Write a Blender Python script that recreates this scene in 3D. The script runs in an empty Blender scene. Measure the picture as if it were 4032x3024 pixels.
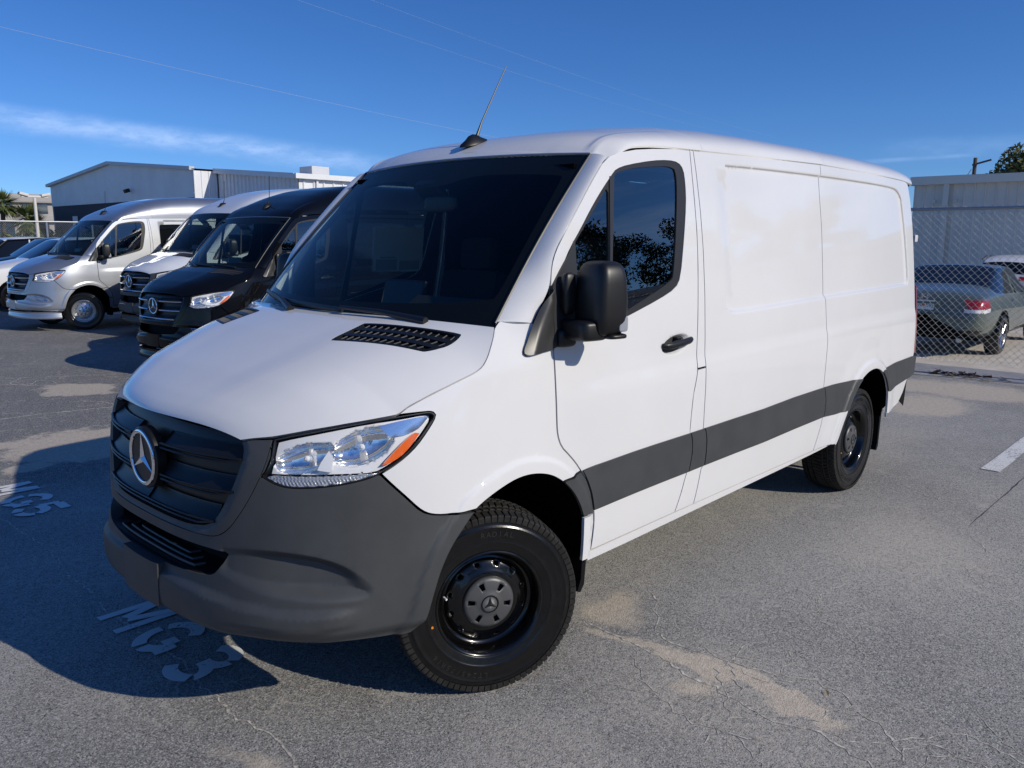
import bpy, bmesh, math, random
import numpy as np
from mathutils import Matrix, Vector
from mathutils.geometry import delaunay_2d_cdt
random.seed(7); RNG = np.random.default_rng(7)
R = math.radians
scene = bpy.context.scene
COL = scene.collection

# ------------------------------------------------------------------ camera
CAM_POS = Vector((2.184, 3.060, 1.792)); YAW, PITCH, ROLL = R(223.19), R(-10.15), R(0.17)
fwd = Vector((math.cos(PITCH)*math.cos(YAW), math.cos(PITCH)*math.sin(YAW), math.sin(PITCH)))
rgt = fwd.cross(Vector((0, 0, 1))).normalized(); upv = rgt.cross(fwd)
r2 = math.cos(ROLL)*rgt + math.sin(ROLL)*upv; u2 = -math.sin(ROLL)*rgt + math.cos(ROLL)*upv
cam_d = bpy.data.cameras.new('camera'); cam = bpy.data.objects.new('camera', cam_d); COL.objects.link(cam)
M = Matrix((r2, u2, -fwd)).transposed().to_4x4(); M.translation = CAM_POS
cam.matrix_world = M
cam_d.sensor_width = 36; cam_d.lens = 36*3206/4032; cam_d.clip_start = .05; cam_d.clip_end = 3000
scene.camera = cam

# ------------------------------------------------------------------ light
SUN_DIR = Vector((-.42, 1.64, 1.0)).normalized()
SUN_EL = math.asin(SUN_DIR.z); SUN_AZ = math.atan2(SUN_DIR.x, SUN_DIR.y)   # clockwise from +Y
sun_d = bpy.data.lights.new('sun', 'SUN'); sun_d.energy = 5.0; sun_d.angle = R(.53); sun_d.color = (1, .925, .80)
sun = bpy.data.objects.new('sun', sun_d); COL.objects.link(sun)
sun.rotation_euler = SUN_DIR.to_track_quat('Z', 'Y').to_euler(); sun.location = (0, 0, 30)
vs = scene.view_settings; vs.view_transform = 'Standard'; vs.look = 'None'; vs.exposure = -0.45; vs.gamma = 1; vs.use_curve_mapping = False

class NT:
    """small node helper"""
    def __init__(s, tree): s.t = tree; s.n = tree.nodes; s.l = tree.links
    def new(s, typ, **kw):
        n = s.n.new(typ)
        for k, v in kw.items():
            if hasattr(n, k): setattr(n, k, v)
        return n
    def link(s, a, b): s.l.new(a, b)
    def val(s, sock, v):
        if hasattr(v, 'links') or isinstance(v, bpy.types.NodeSocket): s.l.new(v, sock)
        else: sock.default_value = v
    def math(s, op, a, b=0.0, c=0.0, clamp=False):
        n = s.n.new('ShaderNodeMath'); n.operation = op; n.use_clamp = clamp
        for i, v in enumerate((a, b, c)):
            s.val(n.inputs[i], v)
        return n.outputs[0]
    def vmath(s, op, a, b=(0, 0, 0)):
        n = s.n.new('ShaderNodeVectorMath'); n.operation = op
        s.val(n.inputs[0], a); s.val(n.inputs[1], b)
        return n.outputs['Value'] if op in ('DOT_PRODUCT', 'LENGTH', 'DISTANCE') else n.outputs[0]
    def mix(s, f, a, b):
        n = s.n.new('ShaderNodeMix'); n.data_type = 'RGBA'
        s.val(n.inputs[0], f); s.val(n.inputs[6], a); s.val(n.inputs[7], b)
        return n.outputs[2]
    def ramp(s, f, lo, hi, a=0.0, b=1.0, smooth=True):
        n = s.n.new('ShaderNodeMapRange'); n.interpolation_type = 'SMOOTHSTEP' if smooth else 'LINEAR'
        s.val(n.inputs[0], f); s.val(n.inputs[1], lo); s.val(n.inputs[2], hi); s.val(n.inputs[3], a); s.val(n.inputs[4], b)
        return n.outputs[0]
    def noise(s, vec, scale, detail=4, rough=.5, dist=0):
        n = s.n.new('ShaderNodeTexNoise'); s.val(n.inputs['Vector'], vec); n.inputs['Scale'].default_value = scale
        n.inputs['Detail'].default_value = detail; n.inputs['Roughness'].default_value = rough; n.inputs['Distortion'].default_value = dist
        return n.outputs[0]

world = bpy.data.worlds.new('World'); scene.world = world; world.use_nodes = True
W = NT(world.node_tree); W.n.clear()
wo = W.new('ShaderNodeOutputWorld'); bg = W.new('ShaderNodeBackground'); bg.inputs[1].default_value = .130
tcw = W.new('ShaderNodeTexCoord'); D = W.vmath('NORMALIZE', tcw.outputs['Generated'])
sep = W.new('ShaderNodeSeparateXYZ'); W.link(D, sep.inputs[0])
# clear winter air: no yellow horizon band, so the low sky is read a little higher up
cmb = W.new('ShaderNodeCombineXYZ'); W.link(sep.outputs['X'], cmb.inputs[0]); W.link(sep.outputs['Y'], cmb.inputs[1])
W.link(W.math('ADD', W.math('MULTIPLY', W.math('MAXIMUM', sep.outputs['Z'], 0.0), 1.25), .035), cmb.inputs[2])
sky = W.new('ShaderNodeTexSky'); sky.sky_type = 'NISHITA'; sky.sun_disc = False
sky.sun_elevation = SUN_EL; sky.sun_rotation = SUN_AZ; sky.air_density = 1.0; sky.dust_density = .1; sky.ozone_density = 3.0; sky.altitude = 0
W.link(W.vmath('NORMALIZE', cmb.outputs[0]), sky.inputs['Vector'])
def pix_dir(x, y):     # direction seen at a photo pixel (full-size photo)
    return (fwd + r2*((x-2016)/3206) - u2*((y-1512)/3206)).normalized()
def streak(a, b, width, strength, nscale, soft, fade):
    """thin cirrus band along the great circle through directions a, b"""
    n = a.cross(b).normalized(); mid = (a+b).normalized(); half = math.acos(max(-1, min(1, a.dot(b))))/2
    wob = W.noise(D, nscale, 5, .6)
    d = W.math('ABSOLUTE', W.math('ADD', W.vmath('DOT_PRODUCT', D, tuple(n)), W.math('MULTIPLY', W.math('SUBTRACT', wob, .5), width*.9)))
    m = W.ramp(d, 0, width, 1, 0)
    al = W.vmath('DOT_PRODUCT', D, tuple(mid))
    m2 = W.ramp(al, math.cos(half*fade), math.cos(half*.5), 0, 1)
    fine = W.ramp(W.noise(W.vmath('MULTIPLY', D, (1, 1, 3)), nscale*4, 6, .65), .3, .75, soft, 1)
    return W.math('MULTIPLY', W.math('MULTIPLY', W.math('MULTIPLY', m, m2), fine), strength)
clouds = streak(pix_dir(-500, 400), pix_dir(1500, 655), .019, .85, 7, .30, 1.25)
c2 = streak(pix_dir(3350, 640), pix_dir(3900, 605), .004, .26, 7, .5, 1.05)
c3 = streak(pix_dir(3450, 590), pix_dir(4500, 570), .016, .20, 6, .3, 1.1)
# wispy cirrus low in the sunny half of the sky (mirrored in the door glass)
wv = W.vmath('MULTIPLY', D, (2.2, 2.2, 13))
wisp = W.ramp(W.noise(wv, 1.6, 7, .62, .6), .42, .70, 0, .6)
wisp = W.math('MULTIPLY', wisp, W.ramp(sep.outputs['Y'], .15, .5, 0, 1))
wisp = W.math('MULTIPLY', wisp, W.ramp(sep.outputs['Z'], .55, .16, 0, 1))
cl = W.math('MAXIMUM', W.math('MAXIMUM', clouds, c2), W.math('MAXIMUM', c3, wisp), clamp=True)
skyc = W.mix(cl, sky.outputs[0], (7.5, 8.0, 8.8, 1))
hs = W.new('ShaderNodeHueSaturation'); hs.inputs['Saturation'].default_value = 1.2; W.link(skyc, hs.inputs['Color'])
tint = W.new('ShaderNodeMix'); tint.data_type = 'RGBA'; tint.blend_type = 'MULTIPLY'; tint.inputs[0].default_value = 1; W.link(hs.outputs[0], tint.inputs[6]); tint.inputs[7].default_value = (.64, .88, 1.28, 1)
W.link(tint.outputs[2], bg.inputs[0]); W.link(bg.outputs[0], wo.inputs[0])

# ------------------------------------------------------------------ materials
def mat(name, base, rough=.5, metal=0.0, coat=0.0, spec=.5, bump=None, var=None, coat_rough=.04, emission=None):
    m = bpy.data.materials.new(name); m.use_nodes = True; T = NT(m.node_tree)
    p = T.n['Principled BSDF']
    p.inputs['Base Color'].default_value = (*base, 1); p.inputs['Roughness'].default_value = rough
    p.inputs['Metallic'].default_value = metal; p.inputs['Coat Weight'].default_value = coat
    p.inputs['Coat Roughness'].default_value = coat_rough; p.inputs['Specular IOR Level'].default_value = spec
    tc = T.new('ShaderNodeTexCoord')
    if var:    # (scale, amount)
        nz = T.noise(tc.outputs['Object'], var[0], 5, .6)
        lo = tuple(c*(1-var[1]) for c in base)+(1,); hi = tuple(min(1, c*(1+var[1])) for c in base)+(1,)
        T.link(T.mix(T.ramp(nz, .3, .7), lo, hi), p.inputs['Base Color'])
    if bump:   # (scale, strength, distance)
        nb = T.noise(tc.outputs['Object'], bump[0], 3, .6)
        b = T.new('ShaderNodeBump'); b.inputs['Strength'].default_value = bump[1]; b.inputs['Distance'].default_value = bump[2]
        T.link(nb, b.inputs['Height']); T.link(b.outputs[0], p.inputs['Normal'])
    return m
def glass(name, tint, ior=1.5, rough=0.0, boost=1.0, fr_min=0.0):
    m = bpy.data.materials.new(name); m.use_nodes = True; T = NT(m.node_tree); T.n.clear()
    o = T.new('ShaderNodeOutputMaterial'); t = T.new('ShaderNodeBsdfTransparent'); g = T.new('ShaderNodeBsdfGlossy')
    t.inputs[0].default_value = (*tint, 1); g.inputs['Roughness'].default_value = rough; g.inputs[0].default_value = (1, 1, 1, 1)
    f = T.new('ShaderNodeFresnel'); ge = T.new('ShaderNodeNewGeometry'); T.link(T.ramp(ge.outputs['Backfacing'], 0, 1, ior, 1/ior, False), f.inputs[0])   # same mirror strength from both sides of the thin pane
    mx = T.new('ShaderNodeMixShader'); T.link(T.math('MAXIMUM', T.math('MULTIPLY', f.outputs[0], boost, clamp=True), fr_min), mx.inputs[0])
    T.link(t.outputs[0], mx.inputs[1]); T.link(g.outputs[0], mx.inputs[2]); T.link(mx.outputs[0], o.inputs[0])
    return m
def car_paint(name, base, metal=0.0, rough=.42, coat=1.0):
    m = mat(name, base, rough, metal, coat, .02, var=(.9, .03), coat_rough=.025)
    return m
MT = dict(
    paint_white=car_paint('paint_white', (.70, .70, .698)),
    paint_silver=car_paint('paint_silver', (.44, .46, .49), .85, .40),
    paint_grey=car_paint('paint_pale_grey', (.62, .65, .70)),
    paint_black=car_paint('paint_black', (.0035, .0035, .0045), coat=.6),
    paint_green=car_paint('paint_green_grey', (.125, .16, .143), .5, .38),
    plastic=mat('plastic_charcoal', (.050, .053, .055), .50, spec=.45, bump=(900, .12, .0006), var=(6, .10)),
    plastic_dark=mat('plastic_black', (.0062, .0064, .0070), .42, spec=.5, bump=(900, .08, .0005)),
    plastic_trim=mat('plastic_trim', (.030, .030, .031), .38, spec=.5, bump=(900, .08, .0005)),
    black=mat('matt_black', (.004, .004, .0045), .8, spec=.2),
    liner=mat('felt_black', (.0018, .0018, .002), .95, spec=.05),
    rubber=mat('tyre_rubber', (.0048, .0048, .005), .22, spec=.5, bump=(60, .15, .002), var=(25, .3)),
    rubber_tread=mat('tread_rubber', (.018, .017, .016), .75, spec=.3, var=(30, .4)),
    seal=mat('rubber_seal', (.020, .019, .018), .45, spec=.5),
    rim_black=mat('rim_black', (.002, .002, .0022), .22, coat=.55, coat_rough=.05, spec=.3),
    rim_alloy=mat('rim_alloy', (.55, .56, .58), .25, 1.0),
    cap_grey=mat('cap_grey', (.085, .087, .090), .42, .2, bump=(700, .05, .0004)),
    chrome=mat('chrome', (.82, .83, .85), .06, 1.0),
    satin=mat('satin_silver', (.58, .59, .60), .28, .85),
    flap_black=mat('flap_black', (.004, .004, .0045), .6, spec=.2), plastic_pale=mat('plastic_rib', (.085, .087, .09), .5),  # paler grey plastic for the vent ribs
    lamp_silver=mat('lamp_silver', (.74, .75, .77), .32, 0, coat=.6),
    reflector=mat('reflector', (.86, .86, .85), .10, .92),
    amber=mat('amber_lens', (.80, .13, .008), .25, coat=1, bump=(160, .4, .002)),
    red=mat('red_lens', (.33, .012, .016), .2, coat=1, bump=(120, .3, .002)),
    clear_strip=mat('clear_ribbed', (.42, .45, .50), .22, .35, coat=1, bump=(120, .5, .003)),
    white_lens=mat('white_lens', (.75, .76, .78), .2, coat=1, bump=(200, .4, .002)),
    glass_ws=glass('glass_windshield', (.64, .72, .70), 1.5, 0, .6),
    glass_side=glass('glass_side', (.56, .63, .60), 1.5, 0, 2.2, .13),
    glass_dark=glass('glass_privacy', (.06, .07, .07), 1.5, 0, 1.2),
    glass_clear=glass('glass_clear', (.98, .98, .98), 1.4, 0, .5),
    dash=mat('dash_grey', (.022, .023, .025), .6, bump=(500, .15, .001)),
    dash_light=mat('dash_panel_grey', (.05, .055, .055), .6),
    screen=mat('screen_glass', (.008, .009, .011), .12),
    seat=mat('seat_cloth', (.018, .018, .019), .9, bump=(600, .3, .001)),
    paper=mat('paper', (.72, .74, .70), .8), paper_ink=mat('paper_ink', (.40, .42, .42), .8),
    underbody=mat('underbody', (.008, .008, .009), .9),
)

# ------------------------------------------------------------------ object helpers
def link(o, parent=None):
    COL.objects.link(o)
    if parent is not None: o.parent = parent
    return o
def tag(o, label=None, cat=None, group=None, kind=None):
    if label: o['label'] = label
    if cat: o['category'] = cat
    if group: o['group'] = group
    if kind: o['kind'] = kind
    return o
def empty(name, loc=(0, 0, 0), rz=0, sc=1.0):
    o = bpy.data.objects.new(name, None); link(o); o.location = loc; o.rotation_euler = (0, 0, rz); o.scale = (sc,)*3; o.empty_display_size = .3
    return o
def mobj(name, V, F, m=None, parent=None, smooth=True, normals=None, angle=None):
    me = bpy.data.meshes.new(name)
    if normals is not None:      # faces follow the given normals
        Va = np.asarray(V, float); Na = np.asarray(normals, float); G = []
        for f in F:
            a, b, c = Va[f[0]], Va[f[1]], Va[f[2]]; g = np.cross(b-a, c-a)
            if len(f) == 4: g = g+np.cross(c-a, Va[f[3]]-a)
            G.append(f[::-1] if g@(Na[f[0]]+Na[f[1]]+Na[f[2]]) < 0 else f)
        F = G
    me.from_pydata([tuple(map(float, v)) for v in V], [], [tuple(map(int, f)) for f in F]); me.validate(clean_customdata=False)
    if smooth: me.polygons.foreach_set('use_smooth', [True]*len(me.polygons))
    if m is not None: me.materials.append(MT[m] if isinstance(m, str) else m)
    me.update()
    if normals is not None and len(normals) == len(me.vertices):
        me.normals_split_custom_set_from_vertices([tuple(map(float, n)) for n in normals])
    elif smooth and angle is not None:
        sharp_by_angle(me, angle)
    return link(bpy.data.objects.new(name, me), parent)
def sharp_by_angle(me, ang):
    bm = bmesh.new(); bm.from_mesh(me)
    for e in bm.edges:
        if len(e.link_faces) == 2 and e.calc_face_angle(0) > ang: e.smooth = False
        elif len(e.link_faces) != 2: e.smooth = False
    bm.to_mesh(me); bm.free()
class MB:
    """collects simple shapes into one mesh"""
    def __init__(s): s.V = []; s.F = []
    def add(s, V, F):
        o = len(s.V); s.V += [tuple(v) for v in V]; s.F += [tuple(i+o for i in f) for f in F]; return s
    def box(s, c, size, rot=None, bev=0.0):
        hx, hy, hz = size[0]/2, size[1]/2, size[2]/2
        if bev > 0:
            b = min(bev, hx*.9, hy*.9, hz*.9); bm = bmesh.new(); bmesh.ops.create_cube(bm, size=2)
            for v in bm.verts: v.co = Vector((v.co.x*hx, v.co.y*hy, v.co.z*hz))
            bmesh.ops.bevel(bm, geom=list(bm.edges), offset=b, segments=2, profile=.6, affect='EDGES')
            V = [v.co.copy() for v in bm.verts]; bm.verts.index_update(); F = [[v.index for v in f.verts] for f in bm.faces]; bm.free()
        else:
            V = [Vector((x, y, z)) for x in (-hx, hx) for y in (-hy, hy) for z in (-hz, hz)]
            F = [(0, 1, 3, 2), (4, 6, 7, 5), (0, 4, 5, 1), (2, 3, 7, 6), (0, 2, 6, 4), (1, 5, 7, 3)]
        if rot is not None: V = [rot @ v for v in V]
        return s.add([v+Vector(c) for v in V], F)
    def tube(s, pts, r, n=8, caps=True, flat=None):
        pts = [Vector(p) for p in pts]; V = []; F = []
        rr = r if isinstance(r, (list, tuple)) else [r]*len(pts)
        t0 = (pts[1]-pts[0]).normalized(); up = Vector((0, 0, 1)) if abs(t0.z) < .9 else Vector((1, 0, 0))
        for i, p in enumerate(pts):
            t = ((pts[min(i+1, len(pts)-1)]-pts[max(i-1, 0)])).normalized()
            a = t.cross(up).normalized(); b = a.cross(t).normalized()
            for k in range(n):
                th = 2*math.pi*k/n; V.append(p+rr[i]*(math.cos(th)*a+math.sin(th)*b*(flat or 1)))
        for i in range(len(pts)-1):
            for k in range(n):
                F.append((i*n+k, i*n+(k+1) % n, (i+1)*n+(k+1) % n, (i+1)*n+k))
        if caps: F.append(tuple(range(n))[::-1]); F.append(tuple((len(pts)-1)*n+k for k in range(n)))
        return s.add(V, F)
    def lathe(s, prof, n=48, axis='Y', closed=False):
        """prof: list of (radius, axial)"""
        V = []; F = []; m = len(prof)
        for k in range(n):
            th = 2*math.pi*k/n
            for r, a in prof: V.append((r*math.cos(th), a, r*math.sin(th)))
        for k in range(n):
            for j in range(m-1 if not closed else m):
                a, b = k*m+j, k*m+(j+1) % m; c, d = ((k+1) % n)*m+(j+1) % m, ((k+1) % n)*m+j
                F.append((a, b, c, d))
        return s.add(V, F)
    def prism(s, poly, y0, y1):
        """polygon in x,z extruded along y"""
        n = len(poly); V = [(x, y0, z) for x, z in poly]+[(x, y1, z) for x, z in poly]
        F = [tuple(range(n)), tuple(range(2*n-1, n-1, -1))]+[(i, i+n, (i+1) % n+n, (i+1) % n) for i in range(n)]
        return s.add(V, F)
    def xform(s, Mx): s.V = [tuple(Mx @ Vector(v)) for v in s.V]; return s
    def build(s, name, m, parent=None, smooth=False, angle=R(35)):
        o = mobj(name, s.V, s.F, m, parent, smooth, angle=angle if smooth else None)
        bm = bmesh.new(); bm.from_mesh(o.data); bmesh.ops.recalc_face_normals(bm, faces=bm.faces); bm.to_mesh(o.data); bm.free()
        if smooth: sharp_by_angle(o.data, angle)
        return o

# ------------------------------------------------------------------ 2-D tools and trimmed patches
def dens(poly, step, closed=True):
    P = np.asarray(poly, float); out = []
    n = len(P)
    for i in range(n if closed else n-1):
        a, b = P[i], P[(i+1) % n]; k = max(1, int(np.ceil(np.hypot(*(b-a))/step)))
        for j in range(k): out.append(a+(b-a)*j/k)
    if not closed: out.append(P[-1])
    return np.array(out)
def chaikin(poly, it=2, closed=True, keep=35):
    """corner cutting that keeps real corners (turn above keep degrees)"""
    P = np.asarray(poly, float)
    for _ in range(it):
        Q = []; n = len(P)
        for i in range(n):
            a, b, c = P[i-1], P[i], P[(i+1) % n]
            if not closed and i in (0, n-1): Q.append(b); continue
            u, v = b-a, c-b
            ang = abs(math.degrees(math.atan2(u[0]*v[1]-u[1]*v[0], u@v)))
            if ang > keep: Q.append(b)
            else: Q += [b-.25*u, b+.25*v]
        P = np.array(Q)
    return P
def area2(P): x, y = P[:, 0], P[:, 1]; return float(np.sum(x*np.roll(y, -1)-np.roll(x, -1)*y))
def inset(poly, d):
    P = np.asarray(poly, float)
    if abs(d) < 1e-9: return P
    if area2(P) < 0: P = P[::-1]
    a = np.roll(P, 1, 0); b = np.roll(P, -1, 0)
    t1 = P-a; t1 /= np.linalg.norm(t1, axis=1)[:, None]+1e-12; t2 = b-P; t2 /= np.linalg.norm(t2, axis=1)[:, None]+1e-12
    n1 = np.stack([-t1[:, 1], t1[:, 0]], 1); n2 = np.stack([-t2[:, 1], t2[:, 0]], 1)
    nn = n1+n2; L = np.linalg.norm(nn, axis=1)[:, None]; nn = nn/np.maximum(L, .35)
    k = 1/np.maximum(np.sum(nn*n1, 1), .5)[:, None]
    return P+nn*d*k
def inside(pts, poly):
    x, y = pts[:, 0], pts[:, 1]; P = np.asarray(poly); r = np.zeros(len(pts), bool)
    x1, y1 = P[:, 0], P[:, 1]; x2, y2 = np.roll(x1, -1), np.roll(y1, -1)
    for a, b, c, d in zip(x1, y1, x2, y2):
        m = ((b > y) != (d > y))
        if b != d: r ^= m & (x < (c-a)*(y-b)/(d-b)+a)
    return r
def segdist(pts, poly, closed=True):
    P = np.asarray(poly, float); d = np.full(len(pts), 9e9)
    n = len(P)
    for i in range(n if closed else n-1):
        a, b = P[i], P[(i+1) % n]; ab = b-a; t = np.clip(((pts-a)@ab)/(ab@ab+1e-12), 0, 1)
        d = np.minimum(d, np.hypot(*(pts-a-t[:, None]*ab).T))
    return d
def sdist(pts, poly): return np.where(inside(pts, poly), -1, 1)*segdist(pts, poly)
def sst(x, a, b):
    t = np.clip((x-a)/(b-a), 0, 1); return t*t*(3-2*t)

def surf_eval(fn, q, disp=None, off=0.0, h=2e-3, o=1):
    """points and normals of a chart surface with displacement along its normal"""
    def base(q): return fn(q[:, 0], q[:, 1])
    def nrm(f, q):
        du = f(q+[h, 0])-f(q-[h, 0]); dv = f(q+[0, h])-f(q-[0, h])
        n = o*np.cross(du, dv); return n/(np.linalg.norm(n, axis=1)[:, None]+1e-12)
    if disp is None:
        N = nrm(base, q); return base(q)+N*off, N
    def full(q):
        return base(q)+nrm(base, q)*(disp(q)+off)[:, None]
    return full(q), nrm(full, q)
def patch(name, outer, fn, m, parent, holes=(), grid=.035, gap=.0031, depth=.014, disp=None, off=0.0, extra=None, flip=False, bstep=.02, mirror=False, edge=True, o=-1):
    """trimmed panel of the chart surface fn(s,z): a polygon with real edges and thickness"""
    P = inset(dens(outer, bstep), gap)
    H = [inset(dens(h, bstep), -gap) for h in holes]
    lo, hi = P.min(0), P.max(0)
    gx, gy = np.meshgrid(np.arange(lo[0], hi[0]+grid, grid), np.arange(lo[1], hi[1]+grid, grid*.87))
    gx = gx+((np.arange(gx.shape[0]) % 2)*.5*grid)[:, None]
    G = np.stack([gx.ravel(), gy.ravel()], 1)
    if extra is not None and len(extra):
        G = G[np.min(np.linalg.norm(G[:, None]-np.asarray(extra)[None], axis=2), axis=1) > grid*.3] if len(extra) < 1500 else G
        G = np.vstack([G, extra])
    keep = inside(G, P) & (segdist(G, P) > min(grid, bstep)*.35)
    for h in H: keep &= ~inside(G, h) & (segdist(G, h) > min(grid, bstep)*.35)
    G = G[keep]
    pts = [P]+H; E = []; k0 = 0
    for L in pts:
        n = len(L); E += [(k0+i, k0+(i+1) % n) for i in range(n)]; k0 += n
    Q = np.vstack(pts+[G])
    r = delaunay_2d_cdt([Vector(q) for q in Q], E, [], 0, 1e-7)
    Q = np.array([tuple(v) for v in r[0]]); T = np.array([f for f in r[2] if len(f) == 3])
    c = Q[T].mean(1); k = inside(c, P)
    for h in H: k &= ~inside(c, h)
    T = T[k]
    a = (Q[T[:, 1]]-Q[T[:, 0]]); b = (Q[T[:, 2]]-Q[T[:, 0]]); neg = (a[:, 0]*b[:, 1]-a[:, 1]*b[:, 0]) < 0
    T[neg] = T[neg][:, ::-1]
    V, N = surf_eval(fn, Q, disp, off, o=o)
    if o < 0: T = T[:, ::-1]
    if flip: T = T[:, ::-1]; N = -N
    F = [tuple(t) for t in T]
    if edge:
        # boundary edges -> wall going inwards
        from collections import Counter
        cnt = Counter()
        for t in F:
            for i in range(3): cnt[(t[i], t[(i+1) % 3])] += 1
        be = [e for e in cnt if (e[1], e[0]) not in cnt]
        ids = sorted({i for e in be for i in e}); n0 = len(V)
        V1 = V[ids]; V2 = V[ids]-N[ids]*depth; mp = {i: n0+j for j, i in enumerate(ids)}; mq = {i: n0+len(ids)+j for j, i in enumerate(ids)}
        # wall normals: sideways
        wn = np.zeros((len(ids), 3)); idx = {i: j for j, i in enumerate(ids)}
        for a_, b_ in be:
            d = V[b_]-V[a_]; w = np.cross(d, N[a_]); w /= np.linalg.norm(w)+1e-12
            wn[idx[a_]] += w; wn[idx[b_]] += w
        wn /= np.linalg.norm(wn, axis=1)[:, None]+1e-12
        F += [(mp[b_], mp[a_], mq[a_], mq[b_]) for a_, b_ in be]
        V = np.vstack([V, V1, V2]); N = np.vstack([N, wn, wn])
    if mirror:
        V = V*[1, -1, 1]; N = N*[1, -1, 1]; F = [f[::-1] for f in F]
    return mobj(name, V, F, m, parent, True, N)
def gridmesh(name, fn, us, vs_, m, parent, flip=False, skirt=0.0, mirror=False):
    """grid over fn(u,v) with analytic normals"""
    U, Vv = np.meshgrid(us, vs_, indexing='ij'); q = np.stack([U.ravel(), Vv.ravel()], 1)
    P, N = surf_eval(fn, q); nu, nv = U.shape
    F = [(i*nv+j, (i+1)*nv+j, (i+1)*nv+j+1, i*nv+j+1) for i in range(nu-1) for j in range(nv-1)]
    if flip: F = [f[::-1] for f in F]; N = -N
    if skirt:
        b = [i*nv for i in range(nu)]+[(nu-1)*nv+j for j in range(1, nv)]+[i*nv+nv-1 for i in range(nu-2, -1, -1)]+[j for j in range(nv-2, 0, -1)]
        n0 = len(P); P = np.vstack([P, P[b], P[b]-N[b]*skirt]); k = len(b); c = P[:n0].mean(0)
        wn = P[n0:n0+k]-c; wn /= np.linalg.norm(wn, axis=1)[:, None]+1e-9
        N = np.vstack([N, wn, wn])
        w = [(n0+i, n0+k+i, n0+k+(i+1) % k, n0+(i+1) % k) for i in range(k)]
        F += w if not flip else [f[::-1] for f in w]
    if mirror: P = P*[1, -1, 1]; N = N*[1, -1, 1]; F = [f[::-1] for f in F]
    return mobj(name, P, F, m, parent, True, N)
# ------------------------------------------------------------------ panel van: outer shell as a chart (s, z)
X0 = -.1
def _smooth(xs, ys):
    g = np.linspace(xs[0], xs[-1], 400); v = np.interp(g, xs, ys); k = np.hanning(41); k /= k.sum()
    e = np.concatenate([v[0]-(np.arange(20, 0, -1))*(v[1]-v[0]), v, v[-1]+np.arange(1, 21)*(v[-1]-v[-2])])
    return g, np.convolve(e, k, 'valid')
_WG = _smooth([.2, .25, .35, .5, .7, .9, 1.1, 1.3, 1.5, 1.8, 2.1, 2.25], [.95, .965, .985, 1.0, 1.008, 1.01, 1.005, .99, .97, .935, .895, .875])
_FG = _smooth([.2, .3, .4, .47, .55, .6, .7, .85, 1.0, 1.08, 1.14, 1.2, 1.3, 1.4, 1.5, 1.6], [.90, .945, .975, .985, .982, .975, .966, .962, .958, .948, .925, .88, .74, .56, .34, .1])
_NG = _smooth([.2, .4, .6, .8, 1.0, 1.2, 1.6], [3.0, 3.0, 2.9, 2.7, 2.6, 2.4, 2.3])
def Wb(x, z):
    w = np.interp(z, *_WG)
    w = w-.095*(np.clip(z-1.28, 0, .4)/.2)**2*sst(x, -.27, -.05)*(z < 1.75)
    xr = np.clip(-3.9-x, 0, 2)/.45; c = np.clip((-4.70-x)/.2, 0, .9999)
    return w-.006*xr**2-.2*(1-np.sqrt(1-c*c))
KS = 1.08; SC = X0+KS*np.pi/2
def shell(s, z):
    s = np.asarray(s, float); z = np.asarray(z, float)
    m = s > SC; s1 = np.where(m, 2*SC-s, s)
    b = Wb(np.minimum(s1, X0), z); a = np.interp(z, *_FG)-X0; n = np.interp(z, *_NG)
    phi = np.clip(np.pi/2-(s1-X0)/KS, 0, np.pi/2)
    r = (np.cos(phi)**n+np.sin(phi)**n)**(-1/n)
    xf = X0+a*r*np.cos(phi); bf = Wb(xf, z)
    y = np.where(s1 <= X0, b, bf*r*np.sin(phi)); x = np.where(s1 <= X0, s1, xf)
    return np.stack([x, np.where(m, -y, y), z*np.ones_like(x)], -1)
def mir(pts): return [(2*SC-a, b) for a, b in pts]
def sym(half):
    """half outline from the centre line out and back, closed over the centre line"""
    return list(half)+[(2*SC-a, b) for a, b in reversed(half) if abs(a-SC) > 1e-6]
def chart_pt(s, z, off=0.0):
    P, N = surf_eval(shell, np.array([[s, z]]), None, off, o=-1); return P[0], N[0]

ARCH_F = [(.416, .395), (.402, .415), (.380, .455), (.360, .534), (.336, .621), (.297, .699), (.242, .762), (.194, .814), (.149, .838), (.088, .862), (.015, .882), (-.046, .889), (-.111, .886), (-.185, .870), (-.244, .846), (-.297, .812), (-.351, .764), (-.395, .706), (-.422, .650), (-.432, .625), (-.44, .42)]
ARCH_R = [(-3.126, .440), (-3.152, .472), (-3.196, .554), (-3.267, .654), (-3.314, .721), (-3.378, .782), (-3.427, .818), (-3.494, .856), (-3.586, .884), (-3.685, .894), (-3.769, .886), (-3.859, .856), (-3.938, .800), (-3.987, .737), (-4.031, .665), (-4.05, .49)]
ARCH_F = chaikin(ARCH_F, 2, False, 60); ARCH_R = chaikin(ARCH_R, 2, False, 60)
RECESS = chaikin([(-1.60, 2.12), (-1.612, 2.155), (-1.645, 2.172), (-2.94, 2.186), (-4.20, 2.177), (-4.365, 2.154), (-4.439, 2.096), (-4.476, 1.912), (-4.509, 1.653), (-4.517, 1.47), (-4.49, 1.447), (-3.37, 1.429), (-2.93, 1.424), (-1.99, 1.404), (-1.729, 1.402), (-1.673, 1.427), (-1.645, 1.475)], 2)
HANDLE_C = np.array([-1.165, 1.297])
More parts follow.
